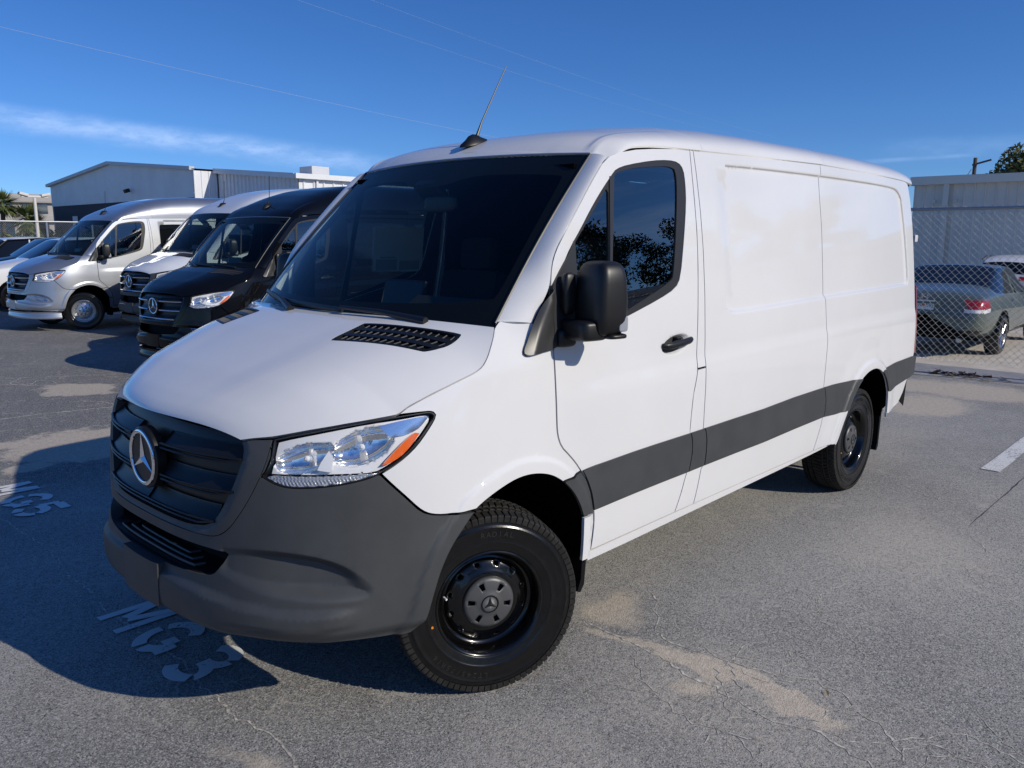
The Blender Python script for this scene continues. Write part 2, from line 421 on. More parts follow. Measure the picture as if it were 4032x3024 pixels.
def side_disp(q):
    """stamped shapes of the side: arch lips, shoulder crease, recessed panel fields, handle cup"""
    s, z = q[:, 0], q[:, 1]
    d = np.zeros(len(q))
    mf = (np.abs(s) < .75) & (z < 1.15)
    if mf.any(): d[mf] += .014*(1-sst(segdist(q[mf], ARCH_F, False), .045, .075))
    mr = (s < -2.9) & (z < 1.2)
    if mr.any():
        ds = segdist(q[mr], ARCH_R, False); d[mr] += .016*(1-sst(ds, .045, .078))+.010*(1-sst(ds, .08, .24))
    zc = 1.19+(s+.4)*-.0145
    d += .010*(1-sst(z-zc, -.055, .030))*sst(-s, .25, .6)
    mm = (s < -1.5) & (z > 1.33)
    if mm.any():
        sd = sdist(q[mm], RECESS); soft = np.where(s[mm] > -1.75, .16, .009)
        soft = np.where(z[mm] < 1.5, .026, soft)
        d[mm] -= .017*sst(-sd, -.003, soft)
    mh = np.hypot((s-HANDLE_C[0])/.14, (z-HANDLE_C[1]-(s-HANDLE_C[0])*-.08)/.06) < 1.2
    if mh.any():
        e = np.hypot((s[mh]-HANDLE_C[0])/.128, (z[mh]-HANDLE_C[1]-(s[mh]-HANDLE_C[0])*-.12)/.046)
        d[mh] -= .034*(1-sst(e, .55, 1.0))
    return d
def ring_pts(poly, offs, step=.012, closed=True):
    P = dens(poly, step, closed); return np.vstack([inset(P, o) for o in offs])

DOOR_F = [(-.679, 2.107), (-.599, 2.031), (-.486, 1.915), (-.384, 1.809), (-.324, 1.744), (-.292, 1.685), (-.277, 1.610), (-.276, 1.573), (-.272, 1.494), (-.268, 1.368), (-.270, 1.288), (-.270, 1.178), (-.269, 1.066), (-.274, 1.009), (-.296, .959), (-.344, .915), (-.386, .874), (-.421, .831), (-.454, .791), (-.485, .729), (-.510, .649), (-.517, .630), (-.522, .582), (-.517, .506), (-.510, .455)]
DOOR_T = [(-1.398, 2.217), (-1.247, 2.213), (-1.070, 2.200), (-.937, 2.186), (-.809, 2.164), (-.735, 2.142)]
LINE1 = [(-1.398, 2.217), (-1.401, 2.145), (-1.408, 1.994), (-1.410, 1.828), (-1.401, 1.661), (-1.372, 1.40), (-1.357, 1.298), (-1.339, 1.152), (-1.327, 1.111), (-1.299, 1.038), (-1.282, .933), (-1.274, .850), (-1.290, .807), (-1.294, .743), (-1.281, .683), (-1.268, .646), (-1.254, .617), (-1.232, .557), (-1.185, .458)]
LINE2 = [(-1.430, 2.218), (-1.444, 2.108), (-1.457, 1.929), (-1.459, 1.727), (-1.450, 1.524), (-1.432, 1.285), (-1.419, 1.154), (-1.415, 1.062), (-1.406, .930), (-1.404, .851), (-1.419, .832), (-1.431, .782), (-1.431, .717), (-1.423, .649), (-1.407, .637), (-1.384, .539), (-1.362, .458)]
LINE3 = [(-2.939, 2.249), (-2.941, 2.189), (-2.942, 2.058), (-2.946, 1.872), (-2.932, 1.634), (-2.919, 1.429), (-2.922, 1.247), (-2.918, 1.158), (-2.905, 1.070), (-2.892, .955), (-2.884, .867), (-2.918, .783), (-2.920, .713), (-2.906, .660), (-2.897, .618), (-2.857, .533), (-2.82, .458)]
WINDOW = [(-.744, 2.062), (-.777, 2.087), (-.863, 2.110), (-1.062, 2.142), (-1.202, 2.154), (-1.286, 2.149), (-1.325, 2.121), (-1.334, 2.056), (-1.327, 1.958), (-1.285, 1.794), (-1.233, 1.612), (-1.184, 1.562), (-1.038, 1.518), (-.764, 1.453), (-.614, 1.42), (-.479, 1.393), (-.33, 1.400), (-.325, 1.63), (-.39, 1.722), (-.441, 1.777), (-.492, 1.826), (-.568, 1.906), (-.655, 1.988)]
PANE = [(-.764, 2.063), (-.786, 2.076), (-.893, 2.100), (-1.058, 2.118), (-1.199, 2.129), (-1.251, 2.118), (-1.266, 2.085), (-1.257, 1.988), (-1.232, 1.859), (-1.182, 1.625), (-1.152, 1.590), (-.761, 1.472), (-.672, 1.452), (-.700, 1.69)]
QUARTER = [(-.696, 2.002), (-.709, 1.985), (-.676, 1.69), (-.648, 1.44), (-.45, 1.415), (-.445, 1.60), (-.449, 1.771)]
GUT_X = [-4.85, -4.5, -3.7, -2.94, -2.1, -1.4, -1.25, -1.07, -.937, -.81, -.735, -.68, -.60]
GUT_Z = [2.205, 2.232, 2.247, 2.252, 2.237, 2.221, 2.216, 2.203, 2.189, 2.167, 2.145, 2.110, 2.05]
def zgut(x): return np.interp(x, GUT_X, GUT_Z)
GUT_TOP = lambda a, b, n: [(x, float(zgut(x))-.003) for x in np.linspace(a, b, n)]

HEADLIGHT = chaikin([(.500, 1.186), (.400, 1.193), (.371, 1.190), (.358, 1.178), (.360, 1.161), (.384, 1.123), (.415, 1.083), (.456, 1.047), (.503, 1.017), (.539, .999), (.579, .984), (.653, .970), (.741, .961), (.830, .959), (.877, .968), (.922, .989), (.930, .998), (.917, 1.013), (.901, 1.060), (.905, 1.121), (.843, 1.136), (.712, 1.160), (.618, 1.174)], 2, True, 50)
LIP = [(SC, 1.145), (1.509, 1.145), (1.356, 1.143), (1.239, 1.139), (1.143, 1.136), (1.091, 1.131), (1.059, 1.123), (1.032, 1.110)]
HOOD_E = LIP[-1:]+[(.980, 1.119), (.914, 1.127), (.794, 1.150), (.677, 1.168), (.560, 1.183), (.501, 1.190), (.488, 1.203), (.471, 1.216), (.395, 1.252), (.300, 1.287), (.218, 1.312), (.183, 1.330), (.159, 1.355), (.123, 1.400), (.076, 1.441), (.052, 1.459)]
FENDER = [(.501, 1.190), (.488, 1.203)]+HOOD_E[8:]+[(-.03, 1.480), (-.111, 1.490), (-.184, 1.466), (-.262, 1.445), (-.265, 1.368), (-.267, 1.288), (-.267, 1.178), (-.266, 1.066), (-.271, 1.009), (-.293, .960), (-.341, .917), (-.383, .876), (-.419, .833), (-.360, .820), (-.305, .818)]+[tuple(a) for a in ARCH_F[::-1] if .81 < a[1] and -.30 < a[0] < .19]+[(.194, .815), (.264, .814), (.320, .818), (.360, .827), (.387, .839), (.414, .860), (.459, .910), (.504, .958), (.539, .998), (.503, 1.017), (.456, 1.047), (.415, 1.083), (.384, 1.123), (.360, 1.161), (.358, 1.178), (.371, 1.190), (.400, 1.193)]

# hood: sections from the centre line to the traced edge
HC = np.array([(.928, 1.147), (.922, 1.165), (.900, 1.188), (.850, 1.222), (.70, 1.296), (.5, 1.374), (.394, 1.414), (.22, 1.464), (.13, 1.480)])
def _arc(P, t, k=None):
    d = np.concatenate([[0], np.cumsum(np.linalg.norm(np.diff(P, axis=0), axis=1))]); d /= d[-1]
    return np.stack([np.interp(t, d, P[:, i]) for i in range(P.shape[1])], -1)
_he = dens(HOOD_E, .01, False); _HE = shell(_he[:, 0], _he[:, 1])
_t = np.linspace(0, 1, 300)
def _sm(A, n=13):
    k = np.hanning(n); k /= k.sum(); B = A.copy(); h = n//2
    for i in range(A.shape[1]): B[h:-h, i] = np.convolve(A[:, i], k, 'valid')
    return B
_HEt = _sm(_arc(_HE, _t), 9); _HCt = _sm(_arc(HC, _t), 25)
def hood_fn(u, v):
    """u: -1..1 across, v: 0 lip .. 1 cowl (chart is scaled by .93)"""
    u = np.asarray(u, float)/.93; v = np.clip(np.asarray(v, float)/.93, 0, 1)
    a = np.abs(u); e = np.stack([np.interp(v, _t, _HEt[:, i]) for i in range(3)], -1); c = np.stack([np.interp(v, _t, _HCt[:, i]) for i in range(2)], -1)
    p = np.interp(v, [0, .12, .35, .8, 1], [4.2, 4.4, 5.5, 5.5, 3.0]); qx = np.interp(v, [0, .3, 1], [1.75, 2.6, 2.3])
    # soft crowned centre with two faint power lines
    x = c[..., 0]+(e[..., 0]-c[..., 0])*a**qx; z = c[..., 1]+(e[..., 2]-c[..., 1])*(.10*a**2+.90*a**p)
    z = z+.006*np.sin(np.pi*v)*(sst(a, .30, .52)-.35)*(1-sst(a, .7, .95))
    return np.stack([x, e[..., 1]*u, z], -1)
def hood_uv(x, y):
    U, V = np.meshgrid(np.linspace(-.93, .93, 241), np.linspace(0, .93, 181)); P = hood_fn(U.ravel(), V.ravel())
    i = np.argmin((P[:, 0]-x)**2+(P[:, 1]-y)**2); return (U.ravel()[i], V.ravel()[i])

# windscreen
def ws_fn(u, v, grow=0.0):
    u = np.asarray(u, float); v = np.asarray(v, float); a = np.abs(u)
    bx, by, bz = .175-.223*a**2.2, .866*u, 1.452+.009*a**2
    tx, ty, tz = -.630-.084*a**2.2, .799*u, 2.170-.018*a**2
    bl = .016*np.sin(np.pi*np.clip(v, 0, 1))
    return np.stack([bx+(tx-bx)*v+bl*.72, by+(ty-by)*v, bz+(tz-bz)*v+bl*.69], -1)

# roof
def roof_fn_maker(kind):
    if kind == 'low':
        kx = [-4.9, -4.85, -4.7, -4.4, -3.5, -2.2, -1.8, -1.45, -1.18, -.88, -.70, -.62, -.55]; kz = [2.30, 2.335, 2.395, 2.412, 2.422, 2.416, 2.405, 2.379, 2.343, 2.291, 2.224, 2.172, 2.11]; p, q = 3.0, 2.0
    else:
        kx = [-4.9, -4.85, -4.7, -4.4, -3.5, -2.5, -2.0, -1.6, -1.3, -1.0, -.75, -.62, -.55]; kz = [2.55, 2.60, 2.68, 2.70, 2.715, 2.70, 2.665, 2.595, 2.505, 2.383, 2.250, 2.172, 2.11]; p, q = 5.0, 2.3
    o = np.argsort(kx); g = np.linspace(-4.9, -.55, 500); zc = np.interp(g, np.array(kx)[o], np.array(kz)[o]); k = np.hanning(31); k /= k.sum()
    zs = zc.copy(); zs[15:-15] = np.convolve(zc, k, 'valid')
    def fn(x, w):
        x = np.asarray(x, float); w = np.asarray(w, float)
        # x is the distance parameter; the front edge follows the windscreen top
        aw = np.clip(np.abs(w), 0, 1)
        xf = -.632-.086*np.minimum(aw/.905, 1)**2.2-.05*np.clip((aw-.905)/.095, 0, 1)
        xx = xf+(x+.632)*( (-4.88-xf)/(-4.88+.632) )
        zg = zgut(xx); yg = Wb(np.minimum(xx, -.4), zg); zc_ = np.interp(xx, g, zs); H = zc_-zg
        sec = np.clip(1-aw**p, 0, 1)**(1/q)
        z = zg+H*sec
        ztop = 2.172-.018*np.minimum(aw/.905, 1)**2-.035*np.clip((aw-.905)/.095, 0, 1)
        d = np.clip((xf-xx)/.16, 0, 1); z0 = np.interp(xf, g, zs); zg0 = zgut(xf); zsec0 = zg0+(z0-zg0)*sec
        z = z+(ztop-zsec0)*(1-d)**2
        ridge = sst(aw, .845, .875)*(1-sst(-xx, .95, 1.45)); z = z+.009*ridge*sst(xf-xx, .0, .05)
        return np.stack([xx, yg*w*np.clip(1-0*aw, 0, 1), z], -1)
    return fn
# ------------------------------------------------------------------ van parts
def both(fnc):
    for mr in (False, True): fnc(mr)
def star_mesh(r, w, h):
    """three-pointed star with raised ridges, in the y-z plane facing +x"""
    V = [(h, 0, 0)]; F = []
    for k in range(3):
        a = math.pi/2+k*2*math.pi/3; b = a+math.pi/3; c = a-math.pi/3
        i = len(V); V += [(h*.15, r*math.cos(a), r*math.sin(a)), (0, w*math.cos(b), w*math.sin(b)), (0, w*math.cos(c), w*math.sin(c))]
        F += [(0, i+1, i) if False else (0, i, i+1), (0, i+2, i)]
    return V, F
def torus(R0, r, n=64, k=10, sx=1.0):
    V = []; F = []
    for i in range(n):
        a = 2*math.pi*i/n
        for j in range(k):
            b = 2*math.pi*j/k; q = R0+r*math.cos(b); V.append((sx*r*math.sin(b), q*math.cos(a), q*math.sin(a)))
    for i in range(n):
        for j in range(k): F.append((i*k+j, ((i+1) % n)*k+j, ((i+1) % n)*k+(j+1) % k, i*k+(j+1) % k))
    return V, F
def rrect(c, size, Mx, name, m, parent, e=3.2, taper=None, nu=28, nv=18, pw=None):
    """rounded box as a superellipsoid; taper(x,y,z in -1..1) may reshape it"""
    V = []; F = []
    for i in range(nv+1):
        ph = -math.pi/2+math.pi*i/nv
        for j in range(nu):
            th = 2*math.pi*j/nu
            def sp(v, k): return math.copysign(abs(v)**(2/k), v)
            x, y, z = sp(math.cos(ph), e)*sp(math.cos(th), e), sp(math.cos(ph), e)*sp(math.sin(th), e), sp(math.sin(ph), e)
            if taper: x, y, z = taper(x, y, z)
            V.append(tuple(Vector(c)+Mx @ Vector((x*size[0]/2, y*size[1]/2, z*size[2]/2))))
    for i in range(nv):
        for j in range(nu): F.append((i*nu+j, i*nu+(j+1) % nu, (i+1)*nu+(j+1) % nu, (i+1)*nu+j))
    o = mobj(name, V, F, m, parent, True)
    bm = bmesh.new(); bm.from_mesh(o.data); bmesh.ops.remove_doubles(bm, verts=bm.verts, dist=1e-5); bmesh.ops.recalc_face_normals(bm, faces=bm.faces); bm.to_mesh(o.data); bm.free()
    return o
def text_mesh(txt, size, depth=.002, spacing=1.0):
    cu = bpy.data.curves.new('t', 'FONT'); cu.body = txt; cu.size = size; cu.extrude = depth; cu.align_x = 'CENTER'; cu.align_y = 'CENTER'; cu.space_character = spacing; cu.resolution_u = 2
    ob = bpy.data.objects.new('t', cu); COL.objects.link(ob); dg = bpy.context.evaluated_depsgraph_get()
    me = ob.evaluated_get(dg).to_mesh(); V = [v.co.copy() for v in me.vertices]; F = [tuple(p.vertices) for p in me.polygons]
    ob.evaluated_get(dg).to_mesh_clear(); bpy.data.objects.remove(ob); bpy.data.curves.remove(cu)
    return V, F

def make_wheel(parent, pos, yaw, side, cap='cap_grey', rim='rim_black', spokes=None):
    """wheel with axle along y, outer face towards +y*side"""
    w = bpy.data.objects.new('wheel', None); link(w, parent); w.location = pos; w.rotation_euler = (0, 0, yaw+(0 if side > 0 else math.pi)); w.empty_display_size = .2
    # tyre: sidewall lathe, tread blocks on the crown
    Ro, half = .377, .120
    prof = [(.212, .096), (.217, .106), (.226, .111), (.245, .116), (.254, .1180), (.256, .1200), (.259, .1200), (.261, .1190), (.280, .1215), (.300, .122), (.316, .1208), (.318, .1225), (.321, .1222), (.323, .1195), (.332, .117), (.340, .1155), (.345, .1165), (.352, .115), (.360, .111), (.3665, .1065)]
    full = prof+[(.3695, .1), (.3695, -.1)]+[(r, -a) for r, a in reversed(prof)]+[(.205, -.09), (.205, .09)]
    t = MB().lathe(full, 96, closed=True).build('tyre', 'rubber', w, True, R(50))
    tb = MB(); nb = 84
    def block(a0, a1, y0, y1, ri, ro, skew=0.0, ch=.004, droop=0.0):
        V = []
        for (r, e) in ((ri, 0), (ro-.0035, 0), (ro, ch/Ro)):
            for a, y in ((a0+e, y0+e*Ro), (a1-e, y0+e*Ro), (a1-e, y1-e*Ro), (a0+e, y1-e*Ro)):
                q = r-droop*max(0, (abs(y)-.085)/.03)**2; aa = a+skew*(y-(y0+y1)/2)
                V.append((q*math.cos(aa), y, q*math.sin(aa)))
        F = []
        for l in (0, 4): F += [(l+i, l+(i+1) % 4, l+4+(i+1) % 4, l+4+i) for i in range(4)]
        F.append((8, 9, 10, 11)); tb.add(V, F)
    da = 2*math.pi/nb
    for k in range(nb):
        a = k*da
        for sg in (1, -1):
            y = (.078, .119) if sg > 0 else (-.119, -.078)
            block(a+.07*da, a+.90*da, *y, .352, Ro-.001, .25*sg, ch=.002, droop=.009)
            y = (.040, .070) if sg > 0 else (-.070, -.040)
            block(a+(.25 if sg > 0 else .1)*da, a+(1.08 if sg > 0 else .93)*da, *y, .355, Ro, .9*sg, ch=.002)
        block(a+.06*da, a+.92*da, -.031, .031, .355, Ro+.001, -.5, ch=.002)
    tag(tb.build('tread', 'rubber_tread', t, False), kind='stuff')
    # sidewall lettering, raised
    if spokes is None:
        for txt, a0, rad, sz in (('LT245/75R16', R(-62), .292, .030), ('RADIAL', R(95), .292, .030)):
            lt = MB()
            for i, chh in enumerate(txt):
                V, F = text_mesh(chh, sz, .0012)
                a = a0+(i-(len(txt)-1)/2)*.082
                ex, ez = Vector((-math.sin(a), 0, math.cos(a))), Vector((math.cos(a), 0, math.sin(a)))
                lt.add([ez*rad+Vector((0, .1220, 0))+ex*v.x*1.0+ez*v.y+Vector((0, v.z, 0)) for v in V], F)
            tag(lt.build('sidewall_lettering', 'seal', t), kind='stuff')
    # rim
    rp = [(.219, .104), (.221, .110), (.216, .112), (.209, .108), (.205, .098), (.200, .085), (.196, .060), (.190, .050), (.180, .046), (.170, .050)]
    rm = MB().lathe(rp, 64).build('rim', rim, w, True, R(40))
    if spokes is None:
        # steel disc with a ring of openings
        n = 12; V = []; F = []; cols = 96
        rad = [.172, .163, .150, .138, .128, .118, .104, .02]; ax = [.050, .060, .066, .070, .074, .079, .080, .080]
        for k in range(cols):
            th = 2*math.pi*k/cols
            for r_, a_ in zip(rad, ax): V.append((r_*math.cos(th), a_, r_*math.sin(th)))
        m = len(rad); per = cols//n
        for k in range(cols):
            for j in range(m-1):
                if j == 1 and k % per in (3, 4): continue
                F.append((k*m+j, k*m+j+1, ((k+1) % cols)*m+j+1, ((k+1) % cols)*m+j))
        d = mobj('disc', V, F, rim, rm, True); sol = d.modifiers.new('s', 'SOLIDIFY'); sol.thickness = .006; sol.offset = -1
        # brake and hub behind
        MB().lathe([(.0, -.02), (.150, -.02), (.150, .01), (.07, .01), (.07, .03), (0, .03)], 40).build('brake_disc', mat_brake, w, True, R(30))
        # hub cap with six slots and an embossed star
        cp = [(0, .1045), (.034, .1045), (.040, .1025), (.050, .0990), (.060, .0975), (.088, .0955), (.099, .091), (.104, .080)]
        V = []; F = []; cols = 72
        for k in range(cols):
            th = 2*math.pi*k/cols
            for r_, a_ in cp: V.append((r_*math.cos(th), a_, r_*math.sin(th)))
        m = len(cp)
        for k in range(cols):
            for j in range(m-1):
                if j == 4 and k % 12 in (0, 1, 2): continue
                F.append((k*m+j, k*m+j+1, ((k+1) % cols)*m+j+1, ((k+1) % cols)*m+j))
        hc = mobj('hub_cap', V, F, cap, w, True); sol = hc.modifiers.new('s', 'SOLIDIFY'); sol.thickness = .006; sol.offset = 0
        MB().lathe([(.0, .082), (.10, .082)], 24).build('cap_backing', 'black', hc)
        Mx = Matrix.Rotation(math.pi/2, 4, 'Z')
        e = MB(); V, F = star_mesh(.031, .009, .003); e.add(V, F); V, F = torus(.0335, .0028, 40, 6); e.add(V, F)
        e.xform(Matrix.Translation((0, .1082, 0)) @ Mx).build('emblem', 'plastic_dark', hc)
        if cap == 'cap_grey':
            MB().lathe([(0, .1225), (.005, .1225), (.005, .119)], 12).xform(Matrix.Translation((.238, -.0015, -.055))).build('paint_dot', mat_dot, t)
            MB().tube([(.176, .062, .035), (.170, .082, .033)], .0045, 8).build('valve', 'white_lens', rm)
    else:
        MB().lathe([(.0, .035), (.19, .02), (.196, .03)], 40).build('brake_disc', 'black', w, True)
        sp = MB()
        for k in range(spokes):
            for dv in (-.10, .10):
                a = 2*math.pi*k/spokes; ca, sa = math.cos(a), math.sin(a); b = a+dv; cb, sb = math.cos(b), math.sin(b)
                sp.tube([(.03*ca, .085, .03*sa), (.11*math.cos(a+dv*.6), .088, .11*math.sin(a+dv*.6)), (.197*cb, .078, .197*sb)], [.020, .017, .021], 6)
        sp.lathe([(0, .1), (.03, .098), (.045, .085)], 24)
        sp.build('spokes', rim, rm, True, R(40))
    return w
mat_brake = mat('brake_metal', (.10, .10, .10), .45, .8); mat_dot = mat('dot_paint', (.8, .25, .01), .5)

def build_van(root, roof='low'):
    P = 'paint_white'
    ext = ring_pts(RECESS, (-.004, .004, .010, .018, .026), .02)
    cup = np.vstack([HANDLE_C+np.stack([.128*f*np.cos(np.linspace(0, 6.28, 40)), .046*f*np.sin(np.linspace(0, 6.28, 40))-.12*.128*f*np.cos(np.linspace(0, 6.28, 40))], 1) for f in (.5, .65, .8, .92, 1.0)])
    archx = np.vstack([ring_pts(ARCH_F, (.045, .06, .075, -.045, -.06, -.075), .03, False), ring_pts(ARCH_R, (.045, .06, .075, -.045, -.06, -.075), .03, False)])
    fend = chaikin(FENDER, 1, True, 40)
    frontpiece = [(-.419, .829), (-.454, .789), (-.485, .727), (-.507, .652), (-.510, .631), (-.434, .631)]+[tuple(a) for a in ARCH_F[::-1] if .632 < a[1] < .812 and a[0] < -.2]+[(-.305, .814), (-.360, .816)]
    lowpiece = [(-.434, .625), (-.511, .625), (-.517, .582), (-.512, .506), (-.505, .425), (-.440, .425)]
    door = chaikin(DOOR_F, 1, False, 30).tolist()+[(-1.185, .458)]
    door = [tuple(a) for a in door]+[tuple(a) for a in chaikin(LINE1, 1, False, 30)[::-1][1:]]+DOOR_T[1:]
    def split(line, z): return [p for p in line if p[1] > z], [p for p in line if p[1] <= z]
    b_up = [p for p in LINE1 if p[1] > 1.16]+[(-1.340, 1.160), (-1.420, 1.162)]+[p for p in LINE2[::-1] if p[1] > 1.165]
    b_lo = [(-1.339, 1.156), (-1.419, 1.158)]+[p for p in LINE2 if p[1] < 1.155]+[p for p in LINE1[::-1] if p[1] < 1.153]
    mid = [p for p in LINE2]+LINE3[::-1]+GUT_TOP(-2.88, -1.50, 24)
    rearp = LINE3+[(-3.10, .458), (-3.126, .445)]+[tuple(a) for a in ARCH_R if a[1] > .47]+[(-4.05, .52), (-4.15, .50), (-4.375, .545), (-4.465, .614), (-4.53, .70), (-4.60, .80), (-4.66, .90), (-4.675, 1.3), (-4.675, 1.9), (-4.645, 2.10), (-4.60, 2.21)]+GUT_TOP(-4.55, -3.0, 24)
    moul = lambda pts: pts
    def sides(mr):
        k = dict(mirror=mr)
        patch('fender', fend, shell, P, root, grid=.022, disp=side_disp, extra=archx, **k)
        patch('arch_moulding', frontpiece, shell, 'plastic', root, grid=.03, disp=side_disp, extra=archx, off=.002, **k)
        patch('arch_sill', lowpiece, shell, P, root, grid=.03, disp=side_disp, **k)
        d = patch('door', door, shell, P, root, holes=[chaikin(WINDOW, 1, True, 60)], grid=.025, disp=side_disp, extra=np.vstack([cup, archx]), **k)
        patch('door_lining', inset(np.array(door), .03), shell, 'dash', d, holes=[inset(chaikin(WINDOW, 1, True, 60), -.002)], grid=.08, gap=0, off=-.018, edge=False, **k)
        patch('window_seal', inset(chaikin(WINDOW, 1, True, 60), -.006), shell, 'seal', d, holes=[chaikin(PANE, 2), chaikin(QUARTER, 2)], grid=.04, gap=0, off=-.003, depth=.012, **k)
        g = patch('window_pane', inset(chaikin(PANE, 2), -.006), shell, 'glass_side', d, grid=.05, gap=0, off=-.009, edge=False, **k)
        patch('quarter_pane', inset(chaikin(QUARTER, 2), -.006), shell, 'glass_side', d, grid=.05, gap=0, off=-.008, edge=False, **k)
        patch('divider', [(-.722, 2.055), (-.757, 2.060), (-.692, 1.69), (-.652, 1.445), (-.630, 1.44), (-.678, 1.69)], shell, 'plastic_trim', d, grid=.05, gap=0, off=.002, depth=.01, **k)
        patch('mirror_sail', chaikin([(-.441, 1.785), (-.437, 1.60), (-.42, 1.386), (-.264, 1.362), (-.272, 1.50), (-.278, 1.606), (-.344, 1.677), (-.392, 1.724)], 1, True, 25), shell, 'plastic_trim', d, grid=.03, gap=.001, off=.010, depth=.02, **k)
        patch('door_moulding', chaikin([(-.424, .834), (-.492, .841), (-.584, .843), (-.862, .849), (-1.2725, .849), (-1.290, .807), (-1.294, .743), (-1.281, .683), (-1.271, .648), (-1.006, .647), (-.757, .644), (-.510, .638), (-.500, .68), (-.485, .729), (-.454, .791)], 1, True, 25), shell, 'plastic', d, grid=.03, gap=.002, off=.008, depth=.012, disp=side_disp, **k)
        b = patch('pillar_panel', b_up, shell, P, root, grid=.03, disp=side_disp, **k)
        b2 = patch('pillar_panel', b_lo, shell, P, root, grid=.03, disp=side_disp, **k)
        patch('pillar_moulding', [(-1.277, .849), (-1.403, .850), (-1.418, .832), (-1.430, .782), (-1.430, .717), (-1.422, .650), (-1.274, .648), (-1.284, .683), (-1.297, .743), (-1.293, .807)], shell, 'plastic', b2, grid=.04, gap=.002, off=.008, depth=.012, disp=side_disp, **k)
        mp = patch('side_panel', mid, shell, P, root, grid=.04, disp=side_disp, extra=ext, **k)
        patch('side_moulding', [(-1.408, .850), (-1.721, .852), (-2.060, .853), (-2.445, .864), (-2.881, .867), (-2.916, .783), (-2.918, .713), (-2.904, .667), (-2.481, .661), (-2.092, .652), (-1.748, .652), (-1.428, .650), (-1.435, .717), (-1.435, .782), (-1.422, .832)], shell, 'plastic', mp, grid=.04, gap=.002, off=.008, depth=.012, disp=side_disp, **k)
        rp = patch('rear_panel', rearp, shell, P, root, grid=.04, disp=side_disp, extra=np.vstack([ext, archx]), **k)
        patch('rear_moulding', [(-2.888, .867), (-3.015, .867), (-3.192, .862), (-3.40, .858), (-3.478, .850)]+[tuple(a) for a in ARCH_R[::-1] if a[0] > -3.48 and a[1] > .652]+[(-3.077, .659), (-2.910, .667), (-2.924, .713), (-2.922, .783)], shell, 'plastic', rp, grid=.03, gap=.002, off=.007, depth=.012, disp=side_disp, extra=archx, **k)
        rb = patch('rear_moulding', [tuple(a) for a in ARCH_R if a[0] < -3.86 and a[1] > .676]+[(-4.112, .676), (-4.251, .695), (-4.480, .713), (-4.60, .72), (-4.70, .74), (-4.72, .88), (-4.60, .888), (-4.466, .887), (-4.244, .885), (-4.009, .875), (-3.885, .862)], shell, 'plastic', rp, grid=.03, gap=.002, off=.007, depth=.012, disp=side_disp, extra=archx, **k)
        patch('tail_light', [(-4.685, .90), (-4.72, .90), (-4.79, .95), (-4.79, 1.40), (-4.73, 1.44), (-4.69, 1.42)], shell, 'red', root, grid=.03, off=.004, **k)
        # sill
        sl = [(-.50, .404), (-.505, .447), (-1.36, .4535), (-2.82, .4535), (-3.10, .453), (-3.12, .443), (-2.92, .436), (-2.525, .428), (-1.36, .413), (-.79, .405), (-.54, .404)]
        patch('sill', sl, shell, P, root, grid=.04, gap=.001, off=.004, depth=.05, **k)
        # wheel-arch liners and mud flaps
        for arch, nm in ((ARCH_F, 'arch_liner'), (ARCH_R, 'arch_liner')):
            A = dens(arch, .05, False); Pp, Nn = surf_eval(shell, A, None, -.004, o=-1); n = len(Pp)
            Pp[:, 2] = np.maximum(Pp[:, 2], .43); q = Pp.copy(); q[:, 1] = .45; q[:, 2] += .02; V = np.vstack([Pp, q]); F = [(i, i+1, n+i+1, n+i) for i in range(n-1)]; F.append(tuple(range(n, 2*n)))
            if mr: V = V*[1, -1, 1]
            mobj(nm, V, F, 'liner', root, False)
        sg = -1 if mr else 1
        for x0, z0, z1 in ((-.475, .62, .255), (-4.075, .655, .215)):
            fl = MB(); prof = [(0, z0), (-.045, z0-.01), (-.055, z0-.14), (-.035, z1+.03), (-.01, z1), (.012, z1+.01), (-.012, z1+.06), (-.022, z0-.14), (-.012, z0-.05)]
            fl.prism([(x0+a, z) for a, z in prof], sg*.76, sg*.972); fl.build('mud_flap', 'flap_black', root)
        # A-pillar
        Bc = [(-.184, 1.466), (-.230, 1.535), (-.277, 1.615), (-.292, 1.687), (-.324, 1.746), (-.384, 1.811), (-.486, 1.917), (-.599, 2.033), (-.679, 2.109), (-.715, 2.132)]
        Bc = chaikin(Bc, 2, False, 40); B3 = _arc(shell(Bc[:, 0], Bc[:, 1]), np.linspace(0, 1, 60)); B3[:, 0] += .003
        A3 = ws_fn(np.full(60, 1.006), np.linspace(.012, 1.005, 60)); A3[0] = [-.055, .868, 1.475]
        tt = np.linspace(0, 1, 60)
        def ap(u, v):
            a = np.stack([np.interp(v, tt, A3[:, i]) for i in range(3)], -1); b = np.stack([np.interp(v, tt, B3[:, i]) for i in range(3)], -1)
            u = np.asarray(u, float)[..., None]; bul = 4*u*(1-u)*np.array([.004, .013, .004])
            return a+(b-a)*u+bul
        gridmesh('roof_pillar', ap, np.linspace(0, 1, 13), np.linspace(0, 1, 50), P, root, skirt=.02, mirror=mr)
        # black corner cover on the fender under the pillar
        patch('corner_cover', chaikin([(-.275, 1.592), (-.224, 1.528), (-.186, 1.466), (-.135, 1.400), (-.103, 1.368), (-.097, 1.354), (-.111, 1.345), (-.140, 1.345), (-.261, 1.359), (-.267, 1.45)], 1, True, 60), shell, 'plastic_trim', root, grid=.02, gap=0, off=.011, depth=.02, mirror=mr,
              disp=lambda q: .012*(1-np.abs(np.clip((q[:, 0]+.20-(q[:, 1]-1.45)*-.55)/.06, -1, 1))))
        # door handle
        h = MB(); pts = [(-1.043, 1.300), (-1.055, 1.297), (-1.10, 1.296), (-1.18, 1.301), (-1.25, 1.307), (-1.283, 1.309)]
        offs = [.004, .016, .022, .023, .022, .010]
